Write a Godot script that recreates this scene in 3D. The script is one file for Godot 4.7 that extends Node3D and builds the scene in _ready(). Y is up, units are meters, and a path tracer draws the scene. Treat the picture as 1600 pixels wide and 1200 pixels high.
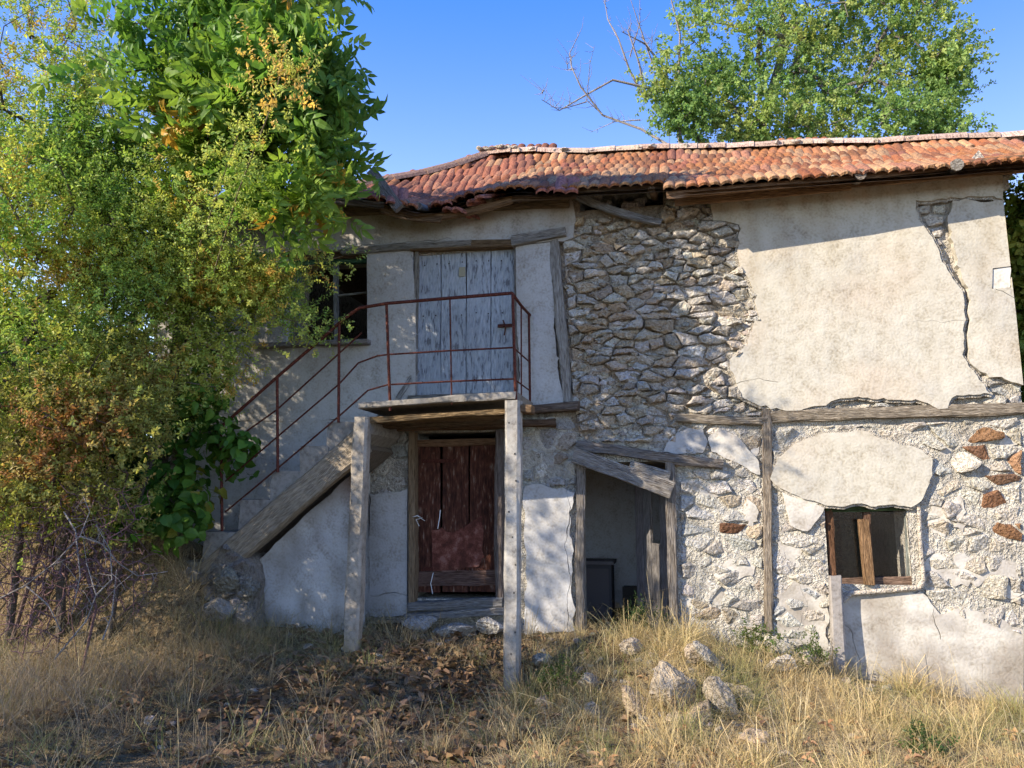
extends Node3D
# An abandoned two-storey stone house with an outside stair, seen from the yard. x runs along the front of the house, z out of it, y up; metres.

const SUN_TO := Vector3(-0.71, 0.50, 0.54)
var M := {}
var N := FastNoiseLite.new()
var NB := FastNoiseLite.new()
var rng := RandomNumberGenerator.new()
var house: Node3D


# ---------------------------------------------------------------- mesh building
class MB:
	var v := PackedVector3Array()
	var n := PackedVector3Array()
	var c := PackedColorArray()
	var u := PackedVector2Array()
	var col := Color(1, 1, 1)
	func tri(a: Vector3, b: Vector3, d: Vector3, ua := Vector2.ZERO, ub := Vector2.ZERO, ud := Vector2.ZERO) -> void:
		var nn := (b - a).cross(d - a)
		if nn.length_squared() < 1e-16:
			return
		nn = nn.normalized()
		v.append(a); v.append(d); v.append(b)
		n.append(nn); n.append(nn); n.append(nn)
		c.append(col); c.append(col); c.append(col)
		u.append(ua); u.append(ud); u.append(ub)
	func tri_n(a: Vector3, b: Vector3, d: Vector3, na: Vector3, nb: Vector3, nd: Vector3, ua := Vector2.ZERO, ub := Vector2.ZERO, ud := Vector2.ZERO, ca := Color(1, 1, 1), cb := Color(1, 1, 1), cd := Color(1, 1, 1)) -> void:
		v.append(a); v.append(d); v.append(b)
		n.append(na); n.append(nd); n.append(nb)
		c.append(ca); c.append(cd); c.append(cb)
		u.append(ua); u.append(ud); u.append(ub)
	func quad(a: Vector3, b: Vector3, d: Vector3, e: Vector3, ua := Vector2.ZERO, ub := Vector2.ZERO, ud := Vector2.ZERO, ue := Vector2.ZERO) -> void:
		tri(a, b, d, ua, ub, ud)
		tri(a, d, e, ua, ud, ue)
	func box(lo: Vector3, hi: Vector3) -> void:
		var p := [Vector3(lo.x, lo.y, lo.z), Vector3(hi.x, lo.y, lo.z), Vector3(hi.x, hi.y, lo.z), Vector3(lo.x, hi.y, lo.z), Vector3(lo.x, lo.y, hi.z), Vector3(hi.x, lo.y, hi.z), Vector3(hi.x, hi.y, hi.z), Vector3(lo.x, hi.y, hi.z)]
		quad(p[4], p[5], p[6], p[7]); quad(p[1], p[0], p[3], p[2])
		quad(p[5], p[1], p[2], p[6]); quad(p[0], p[4], p[7], p[3])
		quad(p[7], p[6], p[2], p[3]); quad(p[0], p[1], p[5], p[4])
	func mesh() -> ArrayMesh:
		var a := []
		a.resize(Mesh.ARRAY_MAX)
		a[Mesh.ARRAY_VERTEX] = v
		a[Mesh.ARRAY_NORMAL] = n
		a[Mesh.ARRAY_COLOR] = c
		a[Mesh.ARRAY_TEX_UV] = u
		var m := ArrayMesh.new()
		if v.size() > 0:
			m.add_surface_from_arrays(Mesh.PRIMITIVE_TRIANGLES, a)
		return m


func put(called: String, mb: MB, mat: Material, parent: Node = self) -> MeshInstance3D:
	var o := MeshInstance3D.new()
	o.name = numbered(called, parent)
	o.mesh = mb.mesh()
	o.material_override = mat
	parent.add_child(o, true)
	return o


var taken := {}
func numbered(called: String, parent: Node) -> String:
	var key := str(parent.get_instance_id()) + called
	if not taken.has(key):
		taken[key] = 0
		return called
	taken[key] += 1
	return "%s_%03d" % [called, taken[key]]


func base(called: String, at := Vector3.ZERO, parent: Node = self) -> Node3D:
	var o := Node3D.new()
	o.name = numbered(called, parent)
	parent.add_child(o, true)
	o.position = at
	return o


func tag(o: Node, label: String, category: String, group := "", kind := "") -> void:
	if label: o.set_meta("label", label)
	if category: o.set_meta("category", category)
	if group: o.set_meta("group", group)
	if kind: o.set_meta("kind", kind)


func lin(r: float, g: float, b: float) -> Color:
	return Color(r, g, b)


func jit(cc: Color, amount: float) -> Color:
	var k := 1.0 + rng.randf_range(-amount, amount)
	return Color(cc.r * k * (1.0 + rng.randf_range(-amount, amount) * 0.25), cc.g * k, cc.b * k * (1.0 + rng.randf_range(-amount, amount) * 0.3))


# ---------------------------------------------------------------- textures
func noise_bytes(sd: int, freq: float, octaves: int, w := 512, h := 512, kind := FastNoiseLite.TYPE_SIMPLEX_SMOOTH, ridged := false) -> PackedByteArray:
	var f := FastNoiseLite.new()
	f.seed = sd
	f.noise_type = kind
	f.frequency = freq
	f.fractal_octaves = octaves
	f.fractal_type = FastNoiseLite.FRACTAL_RIDGED if ridged else (FastNoiseLite.FRACTAL_FBM if octaves > 1 else FastNoiseLite.FRACTAL_NONE)
	if kind == FastNoiseLite.TYPE_CELLULAR:
		f.cellular_return_type = FastNoiseLite.RETURN_DISTANCE
	var im := f.get_seamless_image(w, h)
	im.convert(Image.FORMAT_L8)
	if w != 512 or h != 512:
		im.resize(512, 512, Image.INTERPOLATE_CUBIC)
	return im.get_data()


func mixb(parts: Array, weights: Array, gain := 1.0, lift := 0.0) -> PackedByteArray:
	var out := PackedByteArray()
	out.resize(262144)
	var a: PackedByteArray = parts[0]
	var b: PackedByteArray = parts[1] if parts.size() > 1 else parts[0]
	var d: PackedByteArray = parts[2] if parts.size() > 2 else parts[0]
	var wa: float = weights[0]
	var wb: float = weights[1] if weights.size() > 1 else 0.0
	var wd: float = weights[2] if weights.size() > 2 else 0.0
	var mid := 127.5 * (wa + wb + wd)
	var shift := 127.5 + lift * 255.0
	for i in 262144:
		out[i] = clampi(int((a[i] * wa + b[i] * wb + d[i] * wd - mid) * gain + shift), 0, 255)
	return out


func grey(b: PackedByteArray) -> ImageTexture:
	return ImageTexture.create_from_image(Image.create_from_data(512, 512, false, Image.FORMAT_L8, b))


func ramp(b: PackedByteArray, stops: Array) -> ImageTexture:   # stops: [[0..1, linear colour], ...]
	var g := Gradient.new()
	var offs := PackedFloat32Array()
	var cols := PackedColorArray()
	for s in stops:
		offs.append(s[0])
		cols.append((s[1] as Color).linear_to_srgb())
	g.offsets = offs
	g.colors = cols
	var lut := PackedByteArray()
	for i in 256:
		var q := g.sample(i / 255.0)
		lut.append(clampi(int(q.r * 255.0 + 0.5), 0, 255)); lut.append(clampi(int(q.g * 255.0 + 0.5), 0, 255)); lut.append(clampi(int(q.b * 255.0 + 0.5), 0, 255))
	var out := PackedByteArray()
	out.resize(786432)
	for i in 262144:
		var k := b[i] * 3
		var j := i * 3
		out[j] = lut[k]; out[j + 1] = lut[k + 1]; out[j + 2] = lut[k + 2]
	return ImageTexture.create_from_image(Image.create_from_data(512, 512, false, Image.FORMAT_RGB8, out))


func mat(called: String, tex: Texture2D, high: Texture2D, hscale: float, uvscale: Vector3, rough := 0.9, tri := true) -> StandardMaterial3D:
	var m := StandardMaterial3D.new()
	m.resource_name = called
	m.vertex_color_use_as_albedo = true
	m.albedo_texture = tex
	if high:
		m.heightmap_enabled = true
		m.heightmap_texture = high
		m.heightmap_scale = hscale
	m.uv1_triplanar = tri
	m.uv1_world_triplanar = false
	m.uv1_triplanar_sharpness = 4.0
	m.uv1_scale = uvscale
	m.roughness = rough
	m.metallic_specular = 0.25
	M[called] = m
	return m


func make_materials() -> void:
	var fine := noise_bytes(11, 0.09, 4)
	var mid := noise_bytes(12, 0.022, 5)
	var big := noise_bytes(13, 0.008, 4)
	var strokes := noise_bytes(14, 0.05, 4, 128, 512)
	var grainx := noise_bytes(15, 0.08, 4, 32, 512)
	var grainf := noise_bytes(16, 0.22, 3, 48, 512)
	var cells := noise_bytes(17, 0.045, 1, 512, 512, FastNoiseLite.TYPE_CELLULAR)
	var ridge := noise_bytes(18, 0.014, 4, 512, 512, FastNoiseLite.TYPE_SIMPLEX_SMOOTH, true)
	# neutral mottling, multiplied by vertex colour
	var mott := mixb([mid, big, fine], [0.5, 0.55, 0.35], 1.5, 0.06)
	var t_mott := ramp(mott, [[0.0, lin(0.55, 0.52, 0.48)], [0.35, lin(0.78, 0.76, 0.73)], [0.65, lin(0.95, 0.93, 0.9)], [1.0, lin(1.0, 1.0, 1.0)]])
	var t_plaster := ramp(mixb([mid, big, fine], [0.4, 0.28, 0.5], 1.4, 0.1), [[0.0, lin(0.56, 0.51, 0.45)], [0.28, lin(0.78, 0.75, 0.7)], [0.55, lin(0.94, 0.92, 0.89)], [1.0, lin(1.05, 1.05, 1.05)]])
	var h_plaster := grey(mixb([fine, strokes, mid], [0.4, 0.2, 0.6], 1.3))
	var h_rock := grey(mixb([mid, ridge, fine], [0.7, 0.5, 0.35], 1.2))
	var t_rock := ramp(mixb([mid, ridge, fine], [0.5, 0.4, 0.6], 1.5, 0.05), [[0.0, lin(0.34, 0.3, 0.25)], [0.35, lin(0.72, 0.68, 0.62)], [0.6, lin(0.92, 0.9, 0.87)], [0.85, lin(1.0, 1.0, 1.0)], [1.0, lin(1.15, 1.12, 1.08)]])
	var h_mortar := grey(mixb([mid, cells, fine], [0.8, 0.35, 0.5], 1.4))
	mat("plaster", t_plaster, h_plaster, 0.42, Vector3(0.62, 0.62, 0.62))
	mat("stone", t_rock, h_rock, 2.2, Vector3(2.3, 2.3, 2.3))
	mat("mortar", t_mott, h_mortar, 3.0, Vector3(1.5, 1.5, 1.5), 0.95)
	mat("concrete", t_mott, h_rock, 0.22, Vector3(1.7, 1.7, 1.7))
	mat("boulder", t_rock, h_rock, 3.0, Vector3(1.6, 1.6, 1.6))
	# weathered wood: grain along u
	var gw := mixb([grainx, grainf, mid], [0.75, 0.6, 0.25], 1.5, 0.02)
	var t_wood := ramp(gw, [[0.0, lin(0.22, 0.19, 0.16)], [0.3, lin(0.6, 0.57, 0.53)], [0.6, lin(0.9, 0.88, 0.85)], [1.0, lin(1.05, 1.03, 1.0)]])
	var h_wood := grey(gw)
	mat("wood", t_wood, h_wood, 1.4, Vector3(1, 1, 1), 0.85, false)
	mat("boards_dark", t_wood, h_wood, 1.0, Vector3(2.0, 2.0, 2.0), 0.9)
	mat("boardmark", ramp(mixb([grainx, grainf, mid], [0.5, 0.35, 0.6], 1.4, 0.05), [[0.0, lin(0.45, 0.42, 0.38)], [0.5, lin(0.85, 0.83, 0.8)], [1.0, lin(1.02, 1.0, 1.0)]]), h_wood, 1.5, Vector3(1, 1, 1), 0.9, false)
	# pale blue paint worn off grey wood
	var pb := mixb([mid, grainx, big], [0.75, 0.45, 0.7], 1.6, 0.08)
	mat("pale_paint", ramp(pb, [[0.0, lin(0.18, 0.185, 0.195)], [0.1, lin(0.29, 0.31, 0.33)], [0.24, lin(0.41, 0.44, 0.465)], [0.6, lin(0.46, 0.5, 0.53)], [1.0, lin(0.54, 0.57, 0.59)]]), h_wood, 0.8, Vector3(1, 1, 1), 0.8, false)
	var pr := mixb([mid, grainx, big], [0.5, 0.5, 0.5], 1.5, 0.0)
	mat("red_paint", ramp(pr, [[0.0, lin(0.04, 0.016, 0.012)], [0.35, lin(0.085, 0.032, 0.021)], [0.62, lin(0.115, 0.042, 0.026)], [0.82, lin(0.16, 0.07, 0.045)], [1.0, lin(0.33, 0.25, 0.2)]]), h_wood, 1.0, Vector3(1, 1, 1), 0.7, false)
	mat("rust_sheet", ramp(mixb([mid, big, fine], [0.7, 0.8, 0.4], 1.4), [[0.0, lin(0.07, 0.024, 0.016)], [0.4, lin(0.12, 0.04, 0.026)], [0.7, lin(0.16, 0.06, 0.042)], [1.0, lin(0.22, 0.11, 0.085)]]), h_rock, 0.25, Vector3(0.9, 0.9, 0.9), 0.7)
	mat("rust", ramp(mixb([mid, fine, big], [0.7, 0.7, 0.3], 1.4), [[0.0, lin(0.045, 0.014, 0.01)], [0.5, lin(0.14, 0.04, 0.028)], [0.8, lin(0.22, 0.08, 0.05)], [1.0, lin(0.3, 0.15, 0.1)]]), null, 0.0, Vector3(6, 6, 6), 0.75)
	mat("tile", ramp(mixb([mid, fine, big], [0.7, 0.6, 0.5], 1.4, 0.03), [[0.0, lin(0.35, 0.3, 0.3)], [0.3, lin(0.7, 0.66, 0.64)], [0.65, lin(0.95, 0.93, 0.9)], [1.0, lin(1.15, 1.1, 1.05)]]), h_rock, 0.8, Vector3(3, 3, 3), 0.85)
	mat("bark", ramp(mixb([grainx, mid, fine], [0.7, 0.5, 0.4], 1.4), [[0.0, lin(0.35, 0.32, 0.3)], [0.6, lin(0.85, 0.83, 0.8)], [1.0, lin(1.1, 1.1, 1.1)]]), h_wood, 1.5, Vector3(3, 3, 3), 0.9)
	mat("soil", ramp(mixb([fine, mid, strokes], [0.8, 0.6, 0.5], 1.6), [[0.0, lin(0.3, 0.26, 0.22)], [0.4, lin(0.75, 0.7, 0.62)], [0.75, lin(1.0, 0.96, 0.88)], [1.0, lin(1.3, 1.25, 1.1)]]), h_mortar, 4.0, Vector3(1.3, 1.3, 1.3), 1.0)
	for spec in [["leaf", 0.45, 0.5], ["grass", 0.85, 0.25], ["dead_leaf", 0.9, 0.12]]:
		var m := StandardMaterial3D.new()
		m.resource_name = spec[0]
		m.vertex_color_use_as_albedo = true
		m.roughness = spec[1]
		m.metallic_specular = 0.35
		m.cull_mode = BaseMaterial3D.CULL_DISABLED
		m.backlight_enabled = true
		m.backlight = Color(spec[2] * 2.0, spec[2] * 2.0, spec[2] * 1.4).linear_to_srgb()
		M[spec[0]] = m
	var gl := StandardMaterial3D.new()
	gl.resource_name = "glass"
	gl.transparency = BaseMaterial3D.TRANSPARENCY_ALPHA
	gl.albedo_color = Color(0.2, 0.24, 0.25, 0.05)
	gl.roughness = 0.05
	M["glass"] = gl
	var fl := StandardMaterial3D.new()
	fl.resource_name = "plain"
	fl.vertex_color_use_as_albedo = true
	fl.roughness = 0.85
	M["plain"] = fl


# ---------------------------------------------------------------- shapes
func plank(mb: MB, a: Vector3, b: Vector3, w: float, t: float, face: Vector3, warp := 0.006, taper := 1.0, sag := Vector3.ZERO, step := 0.11) -> void:
	# a bar from a to b, w wide across its face, t thick, with worn edges; grain runs along it (u)
	var ax := (b - a)
	var ln := ax.length()
	ax /= ln
	var side := face.cross(ax).normalized()
	var up := ax.cross(side).normalized()
	var k := maxi(2, int(ln / step) + 1)
	var off := Vector2(rng.randf() * 7.0, rng.randf() * 7.0)
	var ch := minf(w, t) * 0.16
	var prof := [Vector2(-w / 2 + ch, t / 2), Vector2(w / 2 - ch, t / 2), Vector2(w / 2, t / 2 - ch), Vector2(w / 2, -t / 2 + ch), Vector2(w / 2 - ch, -t / 2), Vector2(-w / 2 + ch, -t / 2), Vector2(-w / 2, -t / 2 + ch), Vector2(-w / 2, t / 2 - ch)]
	var girth := [0.0]
	for i in 8:
		girth.append(girth[i] + (prof[(i + 1) % 8] as Vector2).distance_to(prof[i]))
	var rings := []
	var sd := rng.randf() * 100.0
	for j in k + 1:
		var f := float(j) / k
		var sc := lerpf(1.0, taper, f)
		var ring := PackedVector3Array()
		for i in 8:
			var q: Vector2 = prof[i]
			var wobble := N.get_noise_3d(f * ln * 60.0, i * 31.0, sd * 9.0) * warp * 2.0
			var p: Vector3 = a + ax * (ln * f) + side * (q.x * sc + signf(q.x) * wobble) + up * (q.y * sc + signf(q.y) * wobble * 0.6) + sag * (4.0 * f * (1.0 - f))
			if j == 0 or j == k:
				p += ax * N.get_noise_2d(i * 40.0, sd * 13.0 + j) * warp * 2.5
			ring.append(p)
		rings.append(ring)
	for j in k:
		for i in 8:
			var i2 := (i + 1) % 8
			var u0: float = off.x + ln * float(j) / k * 0.8
			var u1: float = off.x + ln * float(j + 1) / k * 0.8
			var v0: float = off.y + girth[i] * 3.0
			var v1: float = off.y + girth[i + 1] * 3.0
			mb.quad(rings[j][i], rings[j][i2], rings[j + 1][i2], rings[j + 1][i], Vector2(u0, v0), Vector2(u0, v1), Vector2(u1, v1), Vector2(u1, v0))
	for i in range(1, 7):
		mb.tri(rings[0][0], rings[0][i + 1], rings[0][i], off, off + Vector2(0.02, 0.1), off + Vector2(0.02, 0.2))
		mb.tri(rings[k][0], rings[k][i], rings[k][i + 1], off, off + Vector2(0.02, 0.1), off + Vector2(0.02, 0.2))


func tube(mb: MB, pts: Array, radii: Array, sides := 6, cap := true) -> void:
	var rings := []
	var nrms := []
	var cnt := pts.size()
	var prev := Vector3.ZERO
	for j in cnt:
		var d: Vector3 = ((pts[mini(j + 1, cnt - 1)] as Vector3) - (pts[maxi(j - 1, 0)] as Vector3)).normalized()
		var s := prev - d * prev.dot(d)
		if s.length() < 0.01:
			s = d.cross(Vector3(0.31, 0.2, 0.93)) if absf(d.dot(Vector3(0.31, 0.2, 0.93))) < 0.95 else d.cross(Vector3.RIGHT)
		s = s.normalized()
		prev = s
		var e := d.cross(s)
		var ring := PackedVector3Array()
		var nr := PackedVector3Array()
		for i in sides:
			var an := TAU * i / sides
			var q := s * cos(an) + e * sin(an)
			nr.append(q)
			ring.append((pts[j] as Vector3) + q * float(radii[j]))
		rings.append(ring)
		nrms.append(nr)
	var along := 0.0
	for j in cnt - 1:
		var l2 := along + (pts[j] as Vector3).distance_to(pts[j + 1])
		for i in sides:
			var k := (i + 1) % sides
			var ua := Vector2(along, float(i) / sides)
			var ub := Vector2(along, float(i + 1) / sides)
			var uc := Vector2(l2, float(i + 1) / sides)
			var ud := Vector2(l2, float(i) / sides)
			mb.tri_n(rings[j][i], rings[j][k], rings[j + 1][k], nrms[j][i], nrms[j][k], nrms[j + 1][k], ua, ub, uc, mb.col, mb.col, mb.col)
			mb.tri_n(rings[j][i], rings[j + 1][k], rings[j + 1][i], nrms[j][i], nrms[j + 1][k], nrms[j + 1][i], ua, uc, ud, mb.col, mb.col, mb.col)
		along = l2
	if cap:
		for i in range(1, sides - 1):
			mb.tri(rings[0][0], rings[0][i + 1], rings[0][i])
			mb.tri(rings[cnt - 1][0], rings[cnt - 1][i], rings[cnt - 1][i + 1])


func packed(pts: Array) -> PackedVector2Array:
	var p := PackedVector2Array()
	for q in pts:
		p.append(q)
	return p


func torn(pts: Array, step := 0.05, amp := 0.018, sd := 0.0, straight: Array = []) -> PackedVector2Array:
	# a polygon with broken, crumbling edges; edges whose number is in straight stay as they are
	var out := PackedVector2Array()
	var cnt := pts.size()
	for i in cnt:
		var a: Vector2 = pts[i]
		var b: Vector2 = pts[(i + 1) % cnt]
		out.append(a)
		if i in straight:
			continue
		var ln := a.distance_to(b)
		var k := int(ln / step)
		var nn := (b - a).orthogonal().normalized()
		for j in range(1, k):
			var q := a.lerp(b, float(j) / k)
			q += nn * (N.get_noise_2d(q.x * 190.0 + sd * 77.0, q.y * 190.0) * amp * 2.0 + NB.get_noise_2d(q.x * 60.0 + sd * 31.0, q.y * 60.0) * amp * 1.6)
			q += (b - a) / ln * rng.randf_range(-0.3, 0.3) * step
			out.append(q)
	return out


func crack(pts: Array, wide: float, sd: float) -> PackedVector2Array:
	# a thin jagged opening along a line, widest in the middle
	var left := PackedVector2Array()
	var right := PackedVector2Array()
	var cnt := pts.size()
	for i in cnt - 1:
		var a: Vector2 = pts[i]
		var b: Vector2 = pts[i + 1]
		var k := maxi(1, int(a.distance_to(b) / 0.04))
		var nn := (b - a).orthogonal().normalized()
		for j in k + (1 if i == cnt - 2 else 0):
			var q := a.lerp(b, float(j) / k)
			q += nn * N.get_noise_2d(q.x * 210.0 + sd * 50.0, q.y * 210.0) * 0.03
			var ww := wide * (0.65 + 0.7 * N.get_noise_2d(q.y * 130.0 + sd * 90.0, q.x * 130.0))
			ww = maxf(ww, wide * 0.25)
			left.append(q + nn * ww)
			right.append(q - nn * ww)
	right.reverse()
	left.append_array(right)
	return left


func area_of(p: PackedVector2Array) -> float:
	var s := 0.0
	for i in p.size():
		var a := p[i]
		var b := p[(i + 1) % p.size()]
		s += a.x * b.y - b.x * a.y
	return s * 0.5


func slab(mb: MB, poly: PackedVector2Array, z0: float, z1: float, amp: float, cell: float, tint: Callable) -> void:
	# a sheet of plaster: front face cut on a grid so that it can undulate, broken sides down to z0
	var height := func(x: float, y: float) -> float:
		return z1 + (NB.get_noise_2d(x * 60.0, y * 60.0 + 300.0) * 1.0 + N.get_noise_2d(x * 60.0, y * 60.0) * 0.45) * amp
	var nrm := func(x: float, y: float) -> Vector3:
		var e := 0.02
		return Vector3(-(height.call(x + e, y) - height.call(x - e, y)) / (2 * e), -(height.call(x, y + e) - height.call(x, y - e)) / (2 * e), 1.0).normalized()
	if area_of(poly) < 0.0:
		poly.reverse()
	var lo := poly[0]
	var hi := poly[0]
	for q in poly:
		lo = lo.min(q)
		hi = hi.max(q)
	for ix in range(floori(lo.x / cell), ceili(hi.x / cell)):
		for iy in range(floori(lo.y / cell), ceili(hi.y / cell)):
			var sq := PackedVector2Array([Vector2(ix, iy) * cell, Vector2(ix + 1, iy) * cell, Vector2(ix + 1, iy + 1) * cell, Vector2(ix, iy + 1) * cell])
			for piece in Geometry2D.intersect_polygons(poly, sq):
				var idx := Geometry2D.triangulate_polygon(piece)
				for t in range(0, idx.size(), 3):
					var a := piece[idx[t]]
					var b := piece[idx[t + 1]]
					var d := piece[idx[t + 2]]
					if (b - a).cross(d - a) < 0.0:
						var s := b
						b = d
						d = s
					mb.tri_n(Vector3(a.x, a.y, height.call(a.x, a.y)), Vector3(b.x, b.y, height.call(b.x, b.y)), Vector3(d.x, d.y, height.call(d.x, d.y)), nrm.call(a.x, a.y), nrm.call(b.x, b.y), nrm.call(d.x, d.y), a, b, d, tint.call(a.x, a.y), tint.call(b.x, b.y), tint.call(d.x, d.y))
	for i in poly.size():
		var a := poly[i]
		var b := poly[(i + 1) % poly.size()]
		mb.col = (tint.call(a.x, a.y) as Color) * 1.06
		mb.quad(Vector3(a.x, a.y, z0), Vector3(b.x, b.y, z0), Vector3(b.x, b.y, height.call(b.x, b.y)), Vector3(a.x, a.y, height.call(a.x, a.y)))


func plaster_sheet(parent: Node, called: String, poly: PackedVector2Array, cuts: Array, z0: float, z1: float, tint: Callable, amp := 0.012, cell := 0.14, under := 0.0) -> void:
	var polys := [poly]
	if under > 0.0:   # the coarser coat below, left standing where the finish has broken away
		for q in Geometry2D.offset_polygon(poly, under * 0.5):
			var worn := torn(Array(q), 0.05, under * 1.5, z1 * 400.0 + under * 90.0)
			var mb := MB.new()
			slab(mb, worn, z0, z1 - 0.021, 0.016, 0.09, func(x, y): return lin(0.47, 0.425, 0.355).lerp(lin(0.56, 0.52, 0.45), clampf(0.5 + N.get_noise_2d(x * 200.0, y * 200.0), 0, 1)))
			put("undercoat", mb, M.mortar, parent)
	for cut in cuts:
		var next := []
		for p in polys:
			for q in Geometry2D.clip_polygons(p, cut):
				if not Geometry2D.is_polygon_clockwise(q) and absf(area_of(q)) > 0.002:
					next.append(q)
		polys = next
	for p in polys:
		var mb := MB.new()
		slab(mb, p, z0, z1, amp, cell, tint)
		put(called, mb, M.plaster, parent)


func wall_core(mb: MB, x0: float, x1: float, y0: float, y1: float, holes: Array, zf: float, zb: float, cell: float, amp: float, tint: Callable) -> void:
	# masonry of real thickness; its rough front is a displaced grid, its openings have reveals
	var xs := [x0, x1]
	var ys := [y0, y1]
	for h in holes:
		xs.append_array([h.position.x, h.end.x])
		ys.append_array([h.position.y, minf(h.end.y, y1)])
	var fill := func(a: Array) -> Array:
		a.sort()
		var out := [a[0]]
		for i in range(1, a.size()):
			var gap: float = a[i] - a[i - 1]
			if gap < 1e-4:
				continue
			var k := maxi(1, roundi(gap / cell))
			for j in range(1, k + 1):
				out.append(a[i - 1] + gap * j / k)
		return out
	xs = fill.call(xs)
	ys = fill.call(ys)
	var open := func(x: float, y: float) -> bool:
		for h in holes:
			if h.has_point(Vector2(x, y)):
				return true
		return false
	var zz := func(x: float, y: float) -> float:
		return zf + 0.02 - 0.014 * smoothstep(2.5, 2.8, y) + (N.get_noise_2d(x * 300.0, y * 340.0) + NB.get_noise_2d(x * 120.0, y * 150.0 + 70.0)) * amp
	for i in xs.size() - 1:
		for j in ys.size() - 1:
			var xa: float = xs[i]
			var xb: float = xs[i + 1]
			var ya: float = ys[j]
			var yb: float = ys[j + 1]
			if open.call((xa + xb) / 2, (ya + yb) / 2):
				continue
			mb.col = tint.call((xa + xb) / 2, (ya + yb) / 2)
			mb.quad(Vector3(xa, ya, zz.call(xa, ya)), Vector3(xb, ya, zz.call(xb, ya)), Vector3(xb, yb, zz.call(xb, yb)), Vector3(xa, yb, zz.call(xa, yb)))
			mb.quad(Vector3(xb, ya, zb), Vector3(xa, ya, zb), Vector3(xa, yb, zb), Vector3(xb, yb, zb))
	for h in holes:
		mb.col = tint.call(h.position.x, h.position.y)
		var a := Vector2(h.position.x, h.position.y)
		var b := Vector2(h.end.x, minf(h.end.y, y1))
		var f := zf + 0.004
		mb.quad(Vector3(a.x, a.y, f), Vector3(b.x, a.y, f), Vector3(b.x, a.y, zb), Vector3(a.x, a.y, zb))
		mb.quad(Vector3(a.x, a.y, zb), Vector3(a.x, b.y, zb), Vector3(a.x, b.y, f), Vector3(a.x, a.y, f))
		mb.quad(Vector3(b.x, a.y, f), Vector3(b.x, b.y, f), Vector3(b.x, b.y, zb), Vector3(b.x, a.y, zb))
		if h.end.y < y1:
			mb.quad(Vector3(a.x, b.y, zb), Vector3(b.x, b.y, zb), Vector3(b.x, b.y, f), Vector3(a.x, b.y, f))
	mb.col = tint.call(x1, y1)
	mb.quad(Vector3(x1, y0, zf), Vector3(x1, y0, zb), Vector3(x1, y1, zb), Vector3(x1, y1, zf))
	mb.quad(Vector3(x0, y0, zb), Vector3(x0, y0, zf), Vector3(x0, y1, zf), Vector3(x0, y1, zb))
	mb.quad(Vector3(x0, y1, zf), Vector3(x1, y1, zf), Vector3(x1, y1, zb), Vector3(x0, y1, zb))


func half_plane(p: PackedVector2Array, mid: Vector2, dir: Vector2) -> PackedVector2Array:
	var out := PackedVector2Array()
	for i in p.size():
		var a := p[i]
		var b := p[(i + 1) % p.size()]
		var da := (a - mid).dot(dir)
		var db := (b - mid).dot(dir)
		if da <= 0.0:
			out.append(a)
		if (da < 0.0) != (db < 0.0) and absf(da - db) > 1e-9:
			out.append(a.lerp(b, da / (da - db)))
	return out


func masonry_cells(region: PackedVector2Array, w: float, h: float, gap: float, drop: float) -> Array:
	# irregular stone outlines filling a region: jittered courses, each stone taking the ground nearest to it
	var lo := region[0]
	var hi := region[0]
	for q in region:
		lo = lo.min(q)
		hi = hi.max(q)
	var sq := w / h
	var sites := {}
	var cx := int((hi.x - lo.x) / w) + 3
	var cy := int((hi.y - lo.y) / h) + 3
	for j in cy:
		for i in cx:
			if rng.randf() < drop:
				continue
			sites[Vector2i(i, j)] = Vector2(lo.x + (i - 1 + 0.5 * (j % 2) + rng.randf_range(-0.42, 0.42)) * w, (lo.y + (j - 1 + rng.randf_range(-0.36, 0.36)) * h) * sq)
	var out := []
	for key in sites:
		var s: Vector2 = sites[key]
		var p := PackedVector2Array([s + Vector2(-w, -w) * 1.7, s + Vector2(w, -w) * 1.7, s + Vector2(w, w) * 1.7, s + Vector2(-w, w) * 1.7])
		for dj in range(-3, 4):
			for di in range(-3, 4):
				var other := Vector2i(key.x + di, key.y + dj)
				if (di == 0 and dj == 0) or not sites.has(other):
					continue
				var o: Vector2 = sites[other]
				p = half_plane(p, (s + o) / 2.0, (o - s).normalized())
		for i in p.size():
			p[i] = Vector2(p[i].x, p[i].y / sq)
		if p.size() < 3:
			continue
		for q in Geometry2D.offset_polygon(p, -gap * rng.randf_range(0.5, 1.5)):
			for r in Geometry2D.intersect_polygons(q, region):
				if absf(area_of(r)) > 0.0011:
					if area_of(r) < 0.0:
						r.reverse()
					out.append(r)
	return out


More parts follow.
